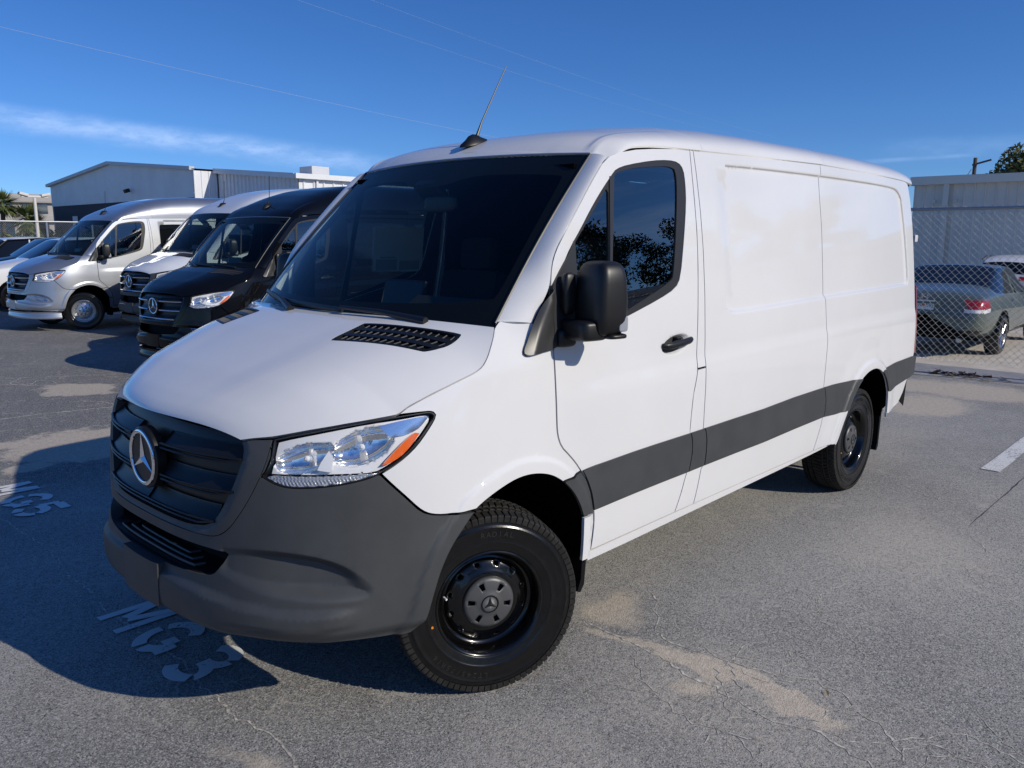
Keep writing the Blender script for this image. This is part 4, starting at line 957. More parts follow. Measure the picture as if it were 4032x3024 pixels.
# ------------------------------------------------------------------ ground
def asphalt():
    m = bpy.data.materials.new('asphalt'); m.use_nodes = True; T = NT(m.node_tree); p = T.n['Principled BSDF']
    tc = T.new('ShaderNodeTexCoord'); O = tc.outputs['Object']
    warp = T.new('ShaderNodeTexNoise'); T.link(O, warp.inputs['Vector']); warp.inputs['Scale'].default_value = 2.2; warp.inputs['Detail'].default_value = 6
    Ow = T.vmath('ADD', O, T.vmath('MULTIPLY', T.vmath('SUBTRACT', warp.outputs['Color'], (.5, .5, .5)), (.55, .55, 0)))
    sx = T.new('ShaderNodeSeparateXYZ'); T.link(O, sx.inputs[0])
    big = T.noise(O, .35, 5, .6); med = T.noise(O, 2.6, 6, .65); fine = T.noise(O, 38, 4, .7)
    vor = T.new('ShaderNodeTexVoronoi'); T.link(O, vor.inputs['Vector']); vor.inputs['Scale'].default_value = 135; vor.inputs['Randomness'].default_value = 1
    vor2 = T.new('ShaderNodeTexVoronoi'); T.link(O, vor2.inputs['Vector']); vor2.inputs['Scale'].default_value = 270
    stone = T.new('ShaderNodeSeparateColor'); T.link(vor.outputs['Color'], stone.inputs[0])
    stone2 = T.new('ShaderNodeSeparateColor'); T.link(vor2.outputs['Color'], stone2.inputs[0])
    base = T.mix(T.ramp(big, .36, .62), (.195, .190, .178, 1), (.345, .336, .312, 1))
    base = T.mix(T.math('MULTIPLY', T.ramp(med, .35, .75), .55), base, (.27, .265, .253, 1))
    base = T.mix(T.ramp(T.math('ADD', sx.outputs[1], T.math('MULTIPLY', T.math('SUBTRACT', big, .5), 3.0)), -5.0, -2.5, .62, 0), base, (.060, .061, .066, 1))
    pits = T.math('MULTIPLY', T.ramp(stone.outputs[0], .62, .70), T.ramp(vor.outputs['Distance'], .55, .25))
    base = T.mix(T.math('MULTIPLY', pits, .88), base, (.035, .035, .040, 1))
    base = T.mix(T.math('MULTIPLY', T.ramp(stone.outputs[1], .76, .88), .68), base, (.46, .45, .42, 1))
    base = T.mix(T.math('MULTIPLY', T.ramp(stone2.outputs[2], .82, .90), .62), base, (.52, .51, .48, 1))
    base = T.mix(T.math('MULTIPLY', T.ramp(stone2.outputs[0], .76, .86), .66), base, (.05, .05, .055, 1))
    base = T.mix(T.math('MULTIPLY', T.ramp(fine, .50, .72), .30), base, (.36, .352, .33, 1))
    # pale craze lines, only in places
    crz = T.new('ShaderNodeTexVoronoi'); crz.feature = 'DISTANCE_TO_EDGE'
    w2 = T.new('ShaderNodeTexNoise'); T.link(O, w2.inputs['Vector']); w2.inputs['Scale'].default_value = 9; w2.inputs['Detail'].default_value = 5
    T.link(T.vmath('ADD', O, T.vmath('MULTIPLY', T.vmath('SUBTRACT', w2.outputs['Color'], (.5, .5, .5)), (.22, .22, 0))), crz.inputs['Vector']); crz.inputs['Scale'].default_value = 4.2
    cm = T.math('MULTIPLY', T.ramp(crz.outputs['Distance'], .006, .026, 1, 0), T.ramp(T.noise(O, 1.7, 4, .6), .44, .58))
    base = T.mix(T.math('MULTIPLY', cm, .6), base, (.42, .395, .35, 1))
    # sand washed over the surface: soft-edged patches with ragged borders
    ragged = T.noise(O, 9, 7, .75)
    def blob(cx, cy, rx, ry, rot, soft=.35):
        mp = T.new('ShaderNodeMapping'); mp.vector_type = 'TEXTURE'; T.link(Ow, mp.inputs['Vector'])
        mp.inputs['Location'].default_value = (cx, cy, 0); mp.inputs['Rotation'].default_value = (0, 0, rot); mp.inputs['Scale'].default_value = (rx, ry, 1)
        sxy = T.vmath('MULTIPLY', mp.outputs[0], (1, 1, 0))
        return T.ramp(T.math('ADD', T.vmath('LENGTH', sxy), T.math('MULTIPLY', T.math('SUBTRACT', ragged, .5), .9)), 1.0, 1-soft*.8, 0, 1)
    sand = None
    for a in [(-.69, 1.66, .085, .50, R(3), .25), (-.86, .85, .22, .24, 0, .8), (-.53, 1.54, .09, .11, .3, .9), 
              (-.30, -4.45, .62, .75, R(20), .25), (-1.25, -7.2, .42, .60, R(20), .3), (.25, -4.0, .22, .20, 0, .5), (.20, -4.9, .18, .2, 0, .5), (-2.2, -6.2, .5, .6, 0, .4),
              (-7.3, .35, .9, .55, 0, .6), (-8.6, .4, .7, 1.4, 0, .5), (1.0, .95, .10, .55, 0, .9), (-.66, 1.2, .05, .35, .1, .5)]:
        b = blob(*a); sand = b if sand is None else T.math('MAXIMUM', sand, b)
    sand = T.math('MULTIPLY', sand, T.ramp(T.noise(O, 60, 3, .7), .25, .6, .35, 1))
    dust = T.math('MAXIMUM', T.math('MAXIMUM', blob(-.5, 1.7, .65, 1.1, .2, 1.0), blob(-2.9, 1.6, 1.1, .6, .3, 1.0)), T.math('MAXIMUM', blob(.2, 1.4, .45, .5, 0, 1.0), blob(-5.2, .6, 1.6, .5, .1, 1.0)))
    base = T.mix(T.math('MULTIPLY', dust, T.ramp(fine, .35, .62, .05, .55)), base, (.48, .44, .375, 1))
    # pale strip of concrete and sand along the fence and beyond
    lot = T.ramp(T.math('ADD', sx.outputs[0], T.math('MULTIPLY', T.math('SUBTRACT', T.noise(O, 1.4, 5, .6), .5), .8)), -9.4, -9.9, 0, 1)
    lot = T.math('MULTIPLY', lot, T.ramp(sx.outputs[1], -4.5, -3.5, 0, 1))
    sandc = T.mix(T.ramp(T.noise(O, 25, 4, .7), .3, .7), (.46, .395, .31, 1), (.58, .51, .415, 1))
    base = T.mix(T.math('MULTIPLY', sand, .92), base, sandc)
    base = T.mix(lot, base, T.mix(T.ramp(med, .3, .7), (.48, .435, .37, 1), (.60, .55, .48, 1)))
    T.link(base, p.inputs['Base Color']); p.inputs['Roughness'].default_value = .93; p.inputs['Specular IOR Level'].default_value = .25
    hgt = T.math('ADD', T.math('MULTIPLY', T.math('SUBTRACT', 1.0, vor.outputs['Distance']), .6), T.math('ADD', T.math('MULTIPLY', fine, .8), T.math('MULTIPLY', pits, -.8)))
    bmp = T.new('ShaderNodeBump'); bmp.inputs['Strength'].default_value = .5; bmp.inputs['Distance'].default_value = .006
    T.link(hgt, bmp.inputs['Height']); T.link(bmp.outputs[0], p.inputs['Normal'])
    return m
gx = np.concatenate([np.linspace(-400, -14, 10), np.linspace(-12, 12, 25), np.linspace(16, 400, 10)]); gy = np.concatenate([np.linspace(-400, -30, 10), np.linspace(-28, 12, 41), np.linspace(16, 400, 10)])
GV = [(x, y, 0) for x in gx for y in gy]; ny = len(gy)
GF = [(i*ny+j, (i+1)*ny+j, (i+1)*ny+j+1, i*ny+j+1) for i in range(len(gx)-1) for j in range(ny-1)]
ground = mobj('ground', GV, GF, asphalt(), None, False); tag(ground, kind='structure')
def worn(name, col, wear=.45, scale=30):
    m = bpy.data.materials.new(name); m.use_nodes = True; T = NT(m.node_tree); p = T.n['Principled BSDF']; tc = T.new('ShaderNodeTexCoord')
    nz = T.noise(tc.outputs['Object'], scale, 6, .75); n2 = T.noise(tc.outputs['Object'], 4, 3, .6)
    f = T.ramp(T.math('ADD', nz, T.math('MULTIPLY', T.math('SUBTRACT', n2, .5), .5)), wear, wear+.10)
    T.link(T.mix(f, (.18, .18, .19, 1), (*col, 1)), p.inputs['Base Color']); p.inputs['Roughness'].default_value = .85
    return m
MT['paint_line'] = worn('worn_white_paint', (.68, .68, .66), .30, 45); MT['paint_line_old'] = worn('old_white_paint', (.66, .66, .64), .36, 60); MT['paint_yellow'] = worn('worn_yellow_paint', (.60, .42, .12), .38)
MT['crack_sand'] = mat('crack_sand', (.44, .41, .36), .95, var=(40, .6)); MT['crack_dark'] = mat('crack_dark', (.055, .055, .058), .95, var=(18, .3))
def ribbon(pts, w, z=.0016, jit=.02, seg=.035, taper=True):
    """thin irregular strip lying on the ground"""
    P = dens(pts, seg, False); n = len(P); t = np.gradient(P, axis=0); t /= np.linalg.norm(t, axis=1)[:, None]+1e-9; nn = np.stack([-t[:, 1], t[:, 0]], 1)
    off = np.cumsum(RNG.normal(0, jit*.5, n)); off -= np.linspace(off[0], off[-1], n); off = off*.5+RNG.normal(0, jit*.35, n)
    P = P+nn*off[:, None]; ww = w*RNG.uniform(.3, 1.25, n)
    if taper: ww *= np.clip(np.minimum(np.arange(n), np.arange(n)[::-1])/3+.25, 0, 1)
    V = [(*a, z) for a in P+nn*ww[:, None]]+[(*a, z) for a in P-nn*ww[:, None]]
    return V, [(i, i+1, n+i+1, n+i) for i in range(n-1)]
def branchy(pts, w, nb, L):
    mb = MB(); mb.add(*ribbon(pts, w)); P = np.asarray(pts, float)
    for _ in range(nb):
        i = RNG.integers(0, len(P)-1); a = P[i]+(P[i+1]-P[i])*RNG.random(); ang = RNG.random()*6.28; q = [a]
        for k in range(int(RNG.integers(3, 8))):
            ang += RNG.normal(0, .5); q.append(q[-1]+L*RNG.uniform(.4, 1)*np.array([math.cos(ang), math.sin(ang)]))
        mb.add(*ribbon(q, w*.55, .0020))
        if RNG.random() < .6:
            b = q[len(q)//2]; a2 = ang+RNG.choice([-1, 1])*1.1; q2 = [b]
            for k in range(3): a2 += RNG.normal(0, .4); q2.append(q2[-1]+L*.7*np.array([math.cos(a2), math.sin(a2)]))
            mb.add(*ribbon(q2, w*.4, .0024))
    return mb
CR = [([(-.69, .80), (-.68, 1.02), (-.64, 1.28), (-.63, 1.44), (-.61, 1.65), (-.58, 1.86), (-.63, 2.0), (-.59, 2.14), (-.56, 2.25), (-.55, 2.6), (-.5, 3.2)], .0085, 12, .10),
      ([(-1.21, .85), (-1.11, .97), (-.85, 1.14), (-.80, 1.27), (-.80, 1.45), (-.81, 1.61), (-.81, 1.70), (-.88, 1.84), (-.89, 1.97), (-.81, 2.04), (-.78, 2.12), (-.74, 2.20), (-.63, 2.3)], .0055, 10, .10),
      ([(-.60, 2.02), (-.63, 2.14), (-.76, 2.26), (-.92, 2.35), (-.97, 2.44), (-.96, 2.53), (-.93, 2.60), (-1.0, 2.9)], .005, 7, .10),
      ([(-.45, 1.2), (-.40, 1.45), (-.30, 1.62), (-.34, 1.8), (-.22, 2.0)], .004, 8, .09),
      ([(-1.2, 2.0), (-1.4, 1.85), (-1.5, 1.6), (-1.8, 1.5), (-2.1, 1.62)], .0035, 12, .12), ([(-2.3, 2.3), (-2.6, 2.0), (-2.9, 2.05), (-3.3, 1.8)], .0035, 12, .14), ([(-3.4, 1.35), (-3.8, 1.5), (-4.2, 1.3)], .004, 8, .15)]
for pts, w, nb, L in CR: branchy(pts, w*.72, max(3, nb//2), L*.9).build('pavement_crack', 'crack_sand', ground)
branchy([(.55, -6.0), (.7, -4.2), (.79, -2.76), (.77, -1.90), (.83, -.86), (.80, -.61), (.81, .01), (.84, .39), (.84, .63), (.88, .95), (.9, 1.6)], .0055, 6, .06).build('pavement_joint', 'crack_sand', ground)
for pts, w in (([(-.3, -9.2), (-1.1, -8.6), (-2.2, -8.0)], .010), ([(.3, -6.1), (-.6, -6.0), (-1.5, -5.75), (-2.6, -5.4)], .014), ([(-.7, -8.3), (-1.0, -7.9)], .012), ([(-1.2, -5.3), (-1.35, -5.0), (-1.7, -4.9)], .008)): branchy(pts, w, 4, .15).build('pavement_crack', 'crack_sand', ground)
for pts in ([(-9.75, -2.5), (-9.7, -.5), (-9.95, 1.0), (-9.9, 4)], [(-9.35, -2.4), (-9.4, -.6), (-9.65, 1.2), (-9.7, 4)]): mb = MB(); mb.add(*ribbon(pts, .022, .0018, .03, .12)); mb.build('pavement_joint', 'crack_dark', ground)
mb = MB(); mb.add(*ribbon([(-3.4, 1.80), (-4.9, 1.80), (-6.5, 1.79)], .005, .0018, .006, .1)); mb.build('pavement_joint', 'crack_dark', ground)

# painted bay numbers and lines
def strokes(polys, w):
    """stencil letter from centre lines with butt ends; unit box 0..1 x 0..1"""
    mb = MB()
    for zi, pl_ in enumerate(polys):
        P = dens(pl_, .05, False); t = np.gradient(P, axis=0); t /= np.linalg.norm(t, axis=1)[:, None]+1e-9; n = np.stack([-t[:, 1], t[:, 0]], 1)*w/2; k = len(P)
        V = [(*a, zi) for a in P+n]+[(*a, zi) for a in P-n]; mb.add(V, [(i, i+1, k+i+1, k+i) for i in range(k-1)])
    return mb
def arcp(cx, cy, rx, ry, a0, a1, n=14): return [(cx+rx*math.cos(R(a0+(a1-a0)*i/n)), cy+ry*math.sin(R(a0+(a1-a0)*i/n))) for i in range(n+1)]
GLY = dict(M=[[(.09, 0), (.09, 1)], [(.91, 0), (.91, 1)], [(.17, .98), (.44, .30)], [(.83, .98), (.56, .30)]],
           G=[arcp(.5, .5, .41, .41, 40, 162), arcp(.5, .5, .41, .41, 176, 262), arcp(.5, .5, .41, .41, 276, 330)+[(.88, .30)], [(.93, .12), (.93, .44)], [(.60, .44), (.86, .44)]],
           **{'3': [arcp(.46, .72, .34, .22, 150, 20), arcp(.46, .72, .34, .22, 5, -80)+[(.40, .50)], [(.44, .5)]+arcp(.46, .28, .38, .22, 80, -15), arcp(.46, .28, .38, .22, -30, -150)],
              '5': [[(.86, .92), (.22, .92)], [(.16, .95), (.13, .55)], [(.14, .55)]+arcp(.46, .33, .40, .26, 115, 10), arcp(.46, .33, .40, .26, -5, -85), arcp(.46, .33, .40, .26, -100, -150)]})
def bay_number(txt, x_base, height, spots, label, dx=.0, m='paint_line'):
    root = empty('bay_number', (x_base, spots[0][0], .0)); tag(root, label, 'road marking', 'bay numbers')
    for ch, (y0, y1) in zip(txt, spots):
        mb = strokes(GLY[ch], .21)
        V = [(-(v[1])*height, (y0-spots[0][0])+v[0]*(y1-y0), .006+.0006*v[2]) for v in mb.V]
        mobj('painted_digit' if ch.isdigit() else 'painted_letter', V, mb.F, m, root, False)
    return root
bay_number('MG3', .895, .31, [(-.86, -.63), (-.55, -.31), (-.20, .03)], 'white stencilled bay number MG3 in the shadow under the front bumper')
bay_number('MG5', .70, .31, [(-3.54, -3.30), (-3.19, -2.94), (-2.90, -2.67)], 'white stencilled bay number MG5 half in sunlight at left edge')
def line(name, x0, x1, y0, y1, m, label, grp=None):
    n = 12; xs = np.linspace(x0, x1, n); jt = lambda: RNG.normal(0, .004, n)
    V = [(x, y0+j, .0055) for x, j in zip(xs, jt())]+[(x, y1+j, .0055) for x, j in zip(xs, jt())]
    o = mobj(name, V, [(i, i+1, n+i+1, n+i) for i in range(n-1)], m, None, False); tag(o, label, 'road marking', grp); return o
line('bay_line', -9.3, -4.91, 1.50, 1.63, 'paint_line_old', 'worn white bay line right of the white van reaching towards the chain link fence')
line('bay_line', -15.5, -11.4, .62, .74, 'paint_yellow', 'worn yellow bay line beyond the chain link fence')
line('bay_line', -9, -5.0, -17.1, -16.98, 'paint_line', 'white bay line beside the silver van')

# small litter
o = MB(); o.add([(-.5, 1.79, .008), (-.48, 1.815, .014), (-.455, 1.82, .008), (-.475, 1.795, .006)], [(0, 1, 2, 3)]); lf = o.build('dry_leaf', mat('leaf_tan', (.45, .36, .20), .7)); lf.location = (-.38, .13, 0); tag(lf, 'single dry tan leaf lying on the asphalt', 'leaf')
lv = MB()
for k in range(60):
    c = Vector((-9.75+RNG.normal(0, .12), .10+RNG.normal(0, .22), .01+abs(RNG.normal(0, .012)))); a = RNG.random()*6.28; s_ = RNG.uniform(.02, .06); u = Vector((math.cos(a), math.sin(a), RNG.normal(0, .3)))*s_; v = Vector((-math.sin(a), math.cos(a), RNG.normal(0, .4)))*s_*.35
    lv.add([c-u-v, c+u-v, c+u+v, c-u+v], [(0, 1, 2, 3)])
lo = lv.build('leaf_litter', mat('leaf_brown', (.10, .065, .045), .9)); tag(lo, 'small heap of dark dead leaves at the foot of the chain link fence', 'leaf litter', kind='stuff')
# ------------------------------------------------------------------ the white van
van = empty('cargo_van'); tag(van, 'white low roof cargo van with charcoal bumper and side mouldings filling the picture', 'van')
build_van(van)
# ------------------------------------------------------------------ copies of the van for the row behind
def copy_tree(o, parent, mm, skip, first=False):
    if any(o.name.split('.')[0] == s for s in skip): return None
    c = o.copy(); COL.objects.link(c); c.parent = parent
    for k in ('label', 'category', 'group'):
        if k in c: del c[k]
    if c.type == 'MESH' and c.data.materials:
        nm = o.name.split('.')[0]; cur = next((k for k, v in MT.items() if v == c.data.materials[0]), None)
        new = mm.get((nm, cur)) or mm.get(cur)
        if new: c.material_slots[0].link = 'OBJECT'; c.material_slots[0].material = MT[new]
    for ch in list(KIDS.get(o.name, [])): copy_tree(ch, c, mm, skip)
    return c
def van_copy(src, name, loc, rz, sc, mm, label, roofs, skip=()):
    root = empty(name, loc, rz, sc); tag(root, label, 'van', 'high roof vans parked in the row behind')
    for ch in KIDS[src.name]: copy_tree(ch, root, mm, ('roof', 'antenna', 'tread', 'sidewall_lettering', 'window_sheet', 'bumper_step', 'paint_dot')+tuple(skip))
    for r_ in roofs:
        c = r_.copy(); COL.objects.link(c); c.parent = root
        nm = mm.get('paint_white')
        if r_.name.startswith('roof') and nm: c.material_slots[0].link = 'OBJECT'; c.material_slots[0].material = MT[nm]
    return root
KIDS = {}
for o in list(bpy.data.objects):
    if o.parent: KIDS.setdefault(o.parent.name, []).append(o)
proto = bpy.data.objects.new('proto', None); COL.objects.link(proto)
build_roof(proto, 'high', 'paint_white')
# forehead antenna of the tall vans
MB().lathe([(.0, .0), (.055, .0), (.050, .012), (.030, .028), (.016, .044), (.0, .05)], 16).xform(Matrix.Translation((-.90, .0, 2.325)) @ Matrix.Rotation(R(28), 4, 'Y') @ Matrix.Diagonal((1.75, .8, 1, 1)) @ Matrix.Rotation(math.pi/2, 4, 'X')).build('antenna_base', 'plastic_dark', proto, True, R(60))
MB().tube([(-.92, 0, 2.35), (-.95, 0, 2.43), (-.97, 0, 2.78)], [.010, .005, .004], 6).build('antenna_rod', 'plastic_dark', proto, True)
roofs = [o for o in bpy.data.objects if o.parent == proto]
trim = []
for z, s0 in ((1.047, 1.018), (.930, 1.042), (.815, 1.134)):
    for mr in (False, True):
        pts = []
        for s_ in np.linspace(s0, 1.44 if z > .9 else SC, 24):
            pt, _ = chart_pt(s_, z-.006, .004); pts.append((pt[0], -pt[1] if mr else pt[1], pt[2]))
        trim.append(MB().tube(pts, .0085, 6).build('slat_trim', 'chrome', proto, True))
base_map = {'glass_side': 'glass_dark'}
silver = van_copy(van, 'passenger_van', (-3.69, -14.86, 0), R(2.9), .98, {'paint_white': 'paint_silver', 'plastic': 'paint_silver', 'rim_black': 'satin', 'cap_grey': 'satin', ('slat_ridge', 'plastic_dark'): 'chrome', ('plate_holder', 'plastic'): 'paint_silver'}, 'silver high roof passenger van with polished wheels, leftmost of the tall vans', roofs+trim)
greyv = van_copy(van, 'passenger_van', (-4.88, -12.2, 0), R(2.5), 1.035, {'paint_white': 'paint_grey', 'rim_black': 'rim_alloy'}, 'pale grey high roof van standing between the silver and the black van', roofs+trim)
blackv = van_copy(van, 'passenger_van', (-3.25, -7.62, -.02), R(4.8), .965, {'paint_white': 'paint_black', 'plastic': 'paint_black'}, 'glossy black high roof van with chrome grille bars right behind the white van', roofs+trim)
# glazing and extras only these have
def side_glass(root, rng, mirror=False):
    for a, b in rng:
        poly = chaikin([(a, 1.60), (a-.02, 2.06), (a-.06, 2.10), (b+.06, 2.10), (b, 2.06), (b, 1.60), (b+.05, 1.55), (a-.05, 1.55)], 1, True, 60)
        for mr in (False, True): patch('side_window', poly, shell, 'glass_black', root, grid=.1, gap=0, off=.004, depth=.012, mirror=mr)
MT['glass_black'] = mat('privacy_glass', (.006, .007, .008), .04, spec=.6)
side_glass(silver, [(-1.62, -2.86), (-3.02, -4.40)]); side_glass(blackv, [(-1.62, -2.86), (-3.02, -4.40)])
for root, m in ((silver, 'paint_silver'), (blackv, 'paint_black'), (greyv, 'plastic_dark')):
    half = [(SC, .27), (1.25, .275), (.9, .272), (.60, .268), (.46, .27), (.455, .37), (.6, .385), (.9, .385), (1.25, .385), (SC, .38)]
    patch('front_spoiler', sym(half), shell, m, root, grid=.03, gap=0, off=.004, depth=.03, disp=lambda q: .05*(1-sst(q[:, 1], .28, .37)))
for root in (silver, blackv):     # chromed fog lamp surrounds
    for mr in (False, True):
        pts = []
        for s_, z_ in ((.66, .60), (.72, .665), (.80, .695), (.90, .700), (.84, .64), (.76, .60), (.66, .60)):
            pt, _ = chart_pt(s_, z_, -.018); pts.append((pt[0], -pt[1] if mr else pt[1], pt[2]))
        MB().tube(pts, .009, 6).build('fog_surround', 'chrome', root, True)
for o in [o for o in bpy.data.objects if o.parent == proto]: bpy.data.objects.remove(o)
bpy.data.objects.remove(proto)

# ------------------------------------------------------------------ ordinary cars
def simple_wheel(parent, pos, r, side, w=.21, rim='rim_alloy', spokes=5):
    wh = bpy.data.objects.new('wheel', None); link(wh, parent); wh.location = pos; wh.rotation_euler = (0, 0, 0 if side > 0 else math.pi); wh.empty_display_size = .1
    h = w/2
    MB().lathe([(r*.66, h*.9), (r*.78, h*1.02), (r*.9, h), (r*.97, h*.85), (r, h*.6), (r, -h*.6), (r*.95, -h), (r*.66, -h)], 40, closed=True).build('tyre', 'rubber', wh, True, R(50))
    m = MB().lathe([(r*.67, h*.9), (r*.66, h*.95), (r*.62, h*.85), (r*.60, h*.3)], 40)
    for k in range(spokes):
        for dv in (-.16, .16):
            a = 2*math.pi*k/spokes; m.tube([(.03*math.cos(a), h*.7, .03*math.sin(a)), (r*.62*math.cos(a+dv), h*.8, r*.62*math.sin(a+dv))], [r*.07, r*.06], 5)
    m.lathe([(0, h*.85), (r*.12, h*.8), (r*.15, h*.6)], 16); m.build('rim', rim, wh, True, R(40))
    MB().lathe([(0, h*.2), (r*.6, h*.2)], 24).build('rim_shadow', 'black', wh)
def car_shell(root, st, paint, glassm='glass_black', regions=(), side_rng=(0, 0), ws=(), trim=None):
    """smooth car body from cross-sections; st rows: x, zbottom, halfwidth, zshoulder, zbelt, wbelt, ztop, wtop"""
    V = []; F = []; MI = []; n = 8
    for x, zb, w, zs, zl, wl, zt, wt in st:
        V += [(x, w*.80, zb), (x, w*.96, zb+.05), (x, w, zs), (x, (w+wl)/2+.006, zl-.04), (x, wl, zl), (x, wt, zt-.035), (x, wt*.70, zt), (x, 0, zt+.012)]
    m = len(st)
    for i in range(m-1):
        for j in range(n-1):
            F.append((i*n+j, (i+1)*n+j, (i+1)*n+j+1, i*n+j+1)); k = 0
            if j == 4 and side_rng[0] <= i < side_rng[1]: k = 1
            if j in (5, 6) and i in ws: k = 2
            MI.append(k)
    F.append(tuple(range(n))[::-1]); MI.append(0); F.append(tuple((m-1)*n+j for j in range(n))); MI.append(0)
    me = bpy.data.meshes.new('cage'); me.from_pydata(V, [], F)
    for p_, k in zip(me.polygons, MI): p_.material_index = k
    for _ in range(3): me.materials.append(MT[paint])
    o = bpy.data.objects.new('cage', me); COL.objects.link(o)
    md = o.modifiers.new('mir', 'MIRROR'); md.use_axis = (False, True, False); md.use_clip = True
    sd = o.modifiers.new('sub', 'SUBSURF'); sd.levels = 3; sd.render_levels = 3
    # crease the glass borders
    bm = bmesh.new(); bm.from_mesh(me); cl = bm.edges.layers.float.new('crease_edge')
    for e in bm.edges:
        ks = {f.material_index for f in e.link_faces}
        if len(ks) > 1: e[cl] = .75
    bm.to_mesh(me); bm.free()
    dg = bpy.context.evaluated_depsgraph_get(); ev = o.evaluated_get(dg); em = ev.to_mesh()
    VV = np.array([v.co for v in em.vertices]); NN = np.array([v.normal for v in em.vertices]); groups = {}
    for p_ in em.polygons:
        c = p_.center; key = ('body', paint, 0)
        if p_.material_index == 1: key = ('side_window' if c.y > 0 else 'side_window ', glassm, 0)
        elif p_.material_index == 2: key = ('windshield' if c.x > (st[0][0]+st[-1][0])/2 else 'rear_window', glassm, 0)
        for nm, mt_, pr in regions:
            if pr(c): key = (nm+(' ' if c.y < 0 and not nm.startswith('c_') else ''), mt_, 0); break
        groups.setdefault(key, []).append(tuple(p_.vertices))
    ev.to_mesh_clear(); bpy.data.objects.remove(o)
    body = None; keys = sorted(groups, key=lambda k: k[0] != 'body')
    for k in keys:
        ids = sorted({i for f in groups[k] for i in f}); mp = {i: j for j, i in enumerate(ids)}
        ob = mobj(k[0].strip().replace('c_', ''), VV[ids], [tuple(mp[i] for i in f) for f in groups[k]], k[1], root, True, NN[ids])
        if k[0] == 'body': body = ob
    return body
def arches(root, xs, r, w, paint='black'):
    for x in xs:
        for sg in (1, -1):
            mb = MB(); n = 20; V = []; F = []
            for k in range(n+1):
                a = math.pi*k/n
                V += [(x+(r+.05)*math.cos(a), sg*(w+.004), .33+(r+.045)*math.sin(a)), (x+(r-.1)*math.cos(a)*.5, sg*(w+.002), .33+(r-.1)*math.sin(a)*.5)]
            for k in range(n): F.append((2*k, 2*k+2, 2*k+3, 2*k+1))
            mb.add(V, F).build('wheel_arch', 'liner', root)
SUV = [(0.0, .42, .62, .62, .78, .60, .84, .52), (-.10, .36, .82, .62, .86, .76, .93, .60), (-.45, .32, .91, .66, .96, .84, 1.03, .66), (-1.0, .30, .93, .70, 1.03, .87, 1.12, .68), (-1.30, .30, .93, .70, 1.05, .87, 1.18, .66),
       (-2.02, .30, .93, .72, 1.07, .87, 1.62, .63), (-2.45, .30, .93, .72, 1.08, .87, 1.69, .63), (-3.2, .30, .93, .72, 1.10, .87, 1.68, .62), (-3.85, .32, .93, .74, 1.13, .86, 1.61, .59), (-4.18, .36, .91, .76, 1.14, .82, 1.50, .56), (-4.45, .40, .88, .76, 1.12, .78, 1.16, .70), (-4.55, .44, .80, .76, 1.00, .72, 1.03, .6)]
def suv(loc, rz, paint, label, sc=1.0, grp='cars parked beyond the silver van', rear=False):
    root = empty('parked_car', loc, rz, sc); tag(root, label, 'car', grp)
    reg = [('headlight', 'lamp_dark', lambda c: -.50 < c.x < -.12 and .74 < c.z < .90 and abs(c.y) > .56), ('c_grille', 'plastic_dark', lambda c: c.x > -.10 and .45 < c.z < .80 and abs(c.y) < .5),
           ('tail_light', 'red', lambda c: c.x < -4.28 and .98 < c.z < 1.10 and abs(c.y) > .45), ('c_sill', 'plastic_dark', lambda c: c.z < .40)]
    b = car_shell(root, SUV, paint, regions=reg, side_rng=(4, 9), ws=(4, 9))
    arches(root, (-.85, -3.6), .36, .925)
    for x in (-.85, -3.6):
        for sg in (1, -1): simple_wheel(root, (x, sg*.83, .345), .345, sg)
    for sg in (1, -1):
        rrect((-1.62, sg*1.0, 1.13), (.12, .20, .14), Matrix.Rotation(R(-10)*sg, 3, 'Z'), 'mirror', 'plastic_dark', root, 3, None, 16, 10)
        MB().tube([(-1.42, sg*.90, 1.10), (-2.1, sg*.685, 1.60), (-3.4, sg*.665, 1.665), (-3.95, sg*.66, 1.57)], .018, 6).build('roof_rail', 'satin' if paint != 'paint_white' else 'plastic_dark', root, True)
        for x in (-2.62, -3.45): MB().tube([(x, sg*.885, 1.09), (x-.06, sg*.69, 1.60)], .022, 6).build('window_post', paint, root, True)
    MB().box((-2.3, 0, .45), (3.6, 1.5, .35)).build('underbody', 'black', root)
    return root
MT['lamp_dark'] = mat('dark_lamp', (.02, .022, .026), .1, coat=1)
suv((-3.15, -20.3, 0), R(0), 'paint_white', 'white sport utility car half hidden behind the silver van, nose at left edge', 1.06)
suv((-3.95, -23.9, 0), R(0), 'paint_black', 'black sport utility car with silver roof rails behind the white one', 1.06)
suv((-3.75, -27.3, 0), R(0), 'paint_white', 'white car farthest left with only its roof and window showing', 1.06)

SEDAN = [(0.0, .42, .60, .58, .66, .58, .70, .5), (-.12, .34, .80, .58, .74, .76, .80, .6), (-.6, .30, .90, .60, .86, .84, .92, .66), (-1.25, .28, .92, .64, .93, .86, 1.02, .66), (-1.55, .28, .92, .64, .95, .86, 1.06, .64),
         (-2.25, .28, .925, .66, .97, .86, 1.41, .62), (-2.8, .28, .925, .66, .98, .86, 1.47, .63), (-3.4, .28, .925, .68, .99, .86, 1.45, .63), (-4.12, .30, .92, .70, 1.01, .85, 1.15, .70), (-4.26, .30, .92, .72, 1.02, .84, 1.11, .72), (-4.70, .36, .90, .74, 1.00, .80, 1.06, .66), (-4.84, .38, .86, .72, .92, .78, .98, .64), (-4.93, .42, .78, .66, .80, .72, .84, .56), (-4.96, .46, .70, .60, .66, .62, .70, .5)]
sed = empty('parked_car', (-16.05, -.93, 0), R(180), .95); tag(sed, 'dark green grey sedan seen from behind through the chain link fence', 'car', 'cars parked beyond the chain link fence')
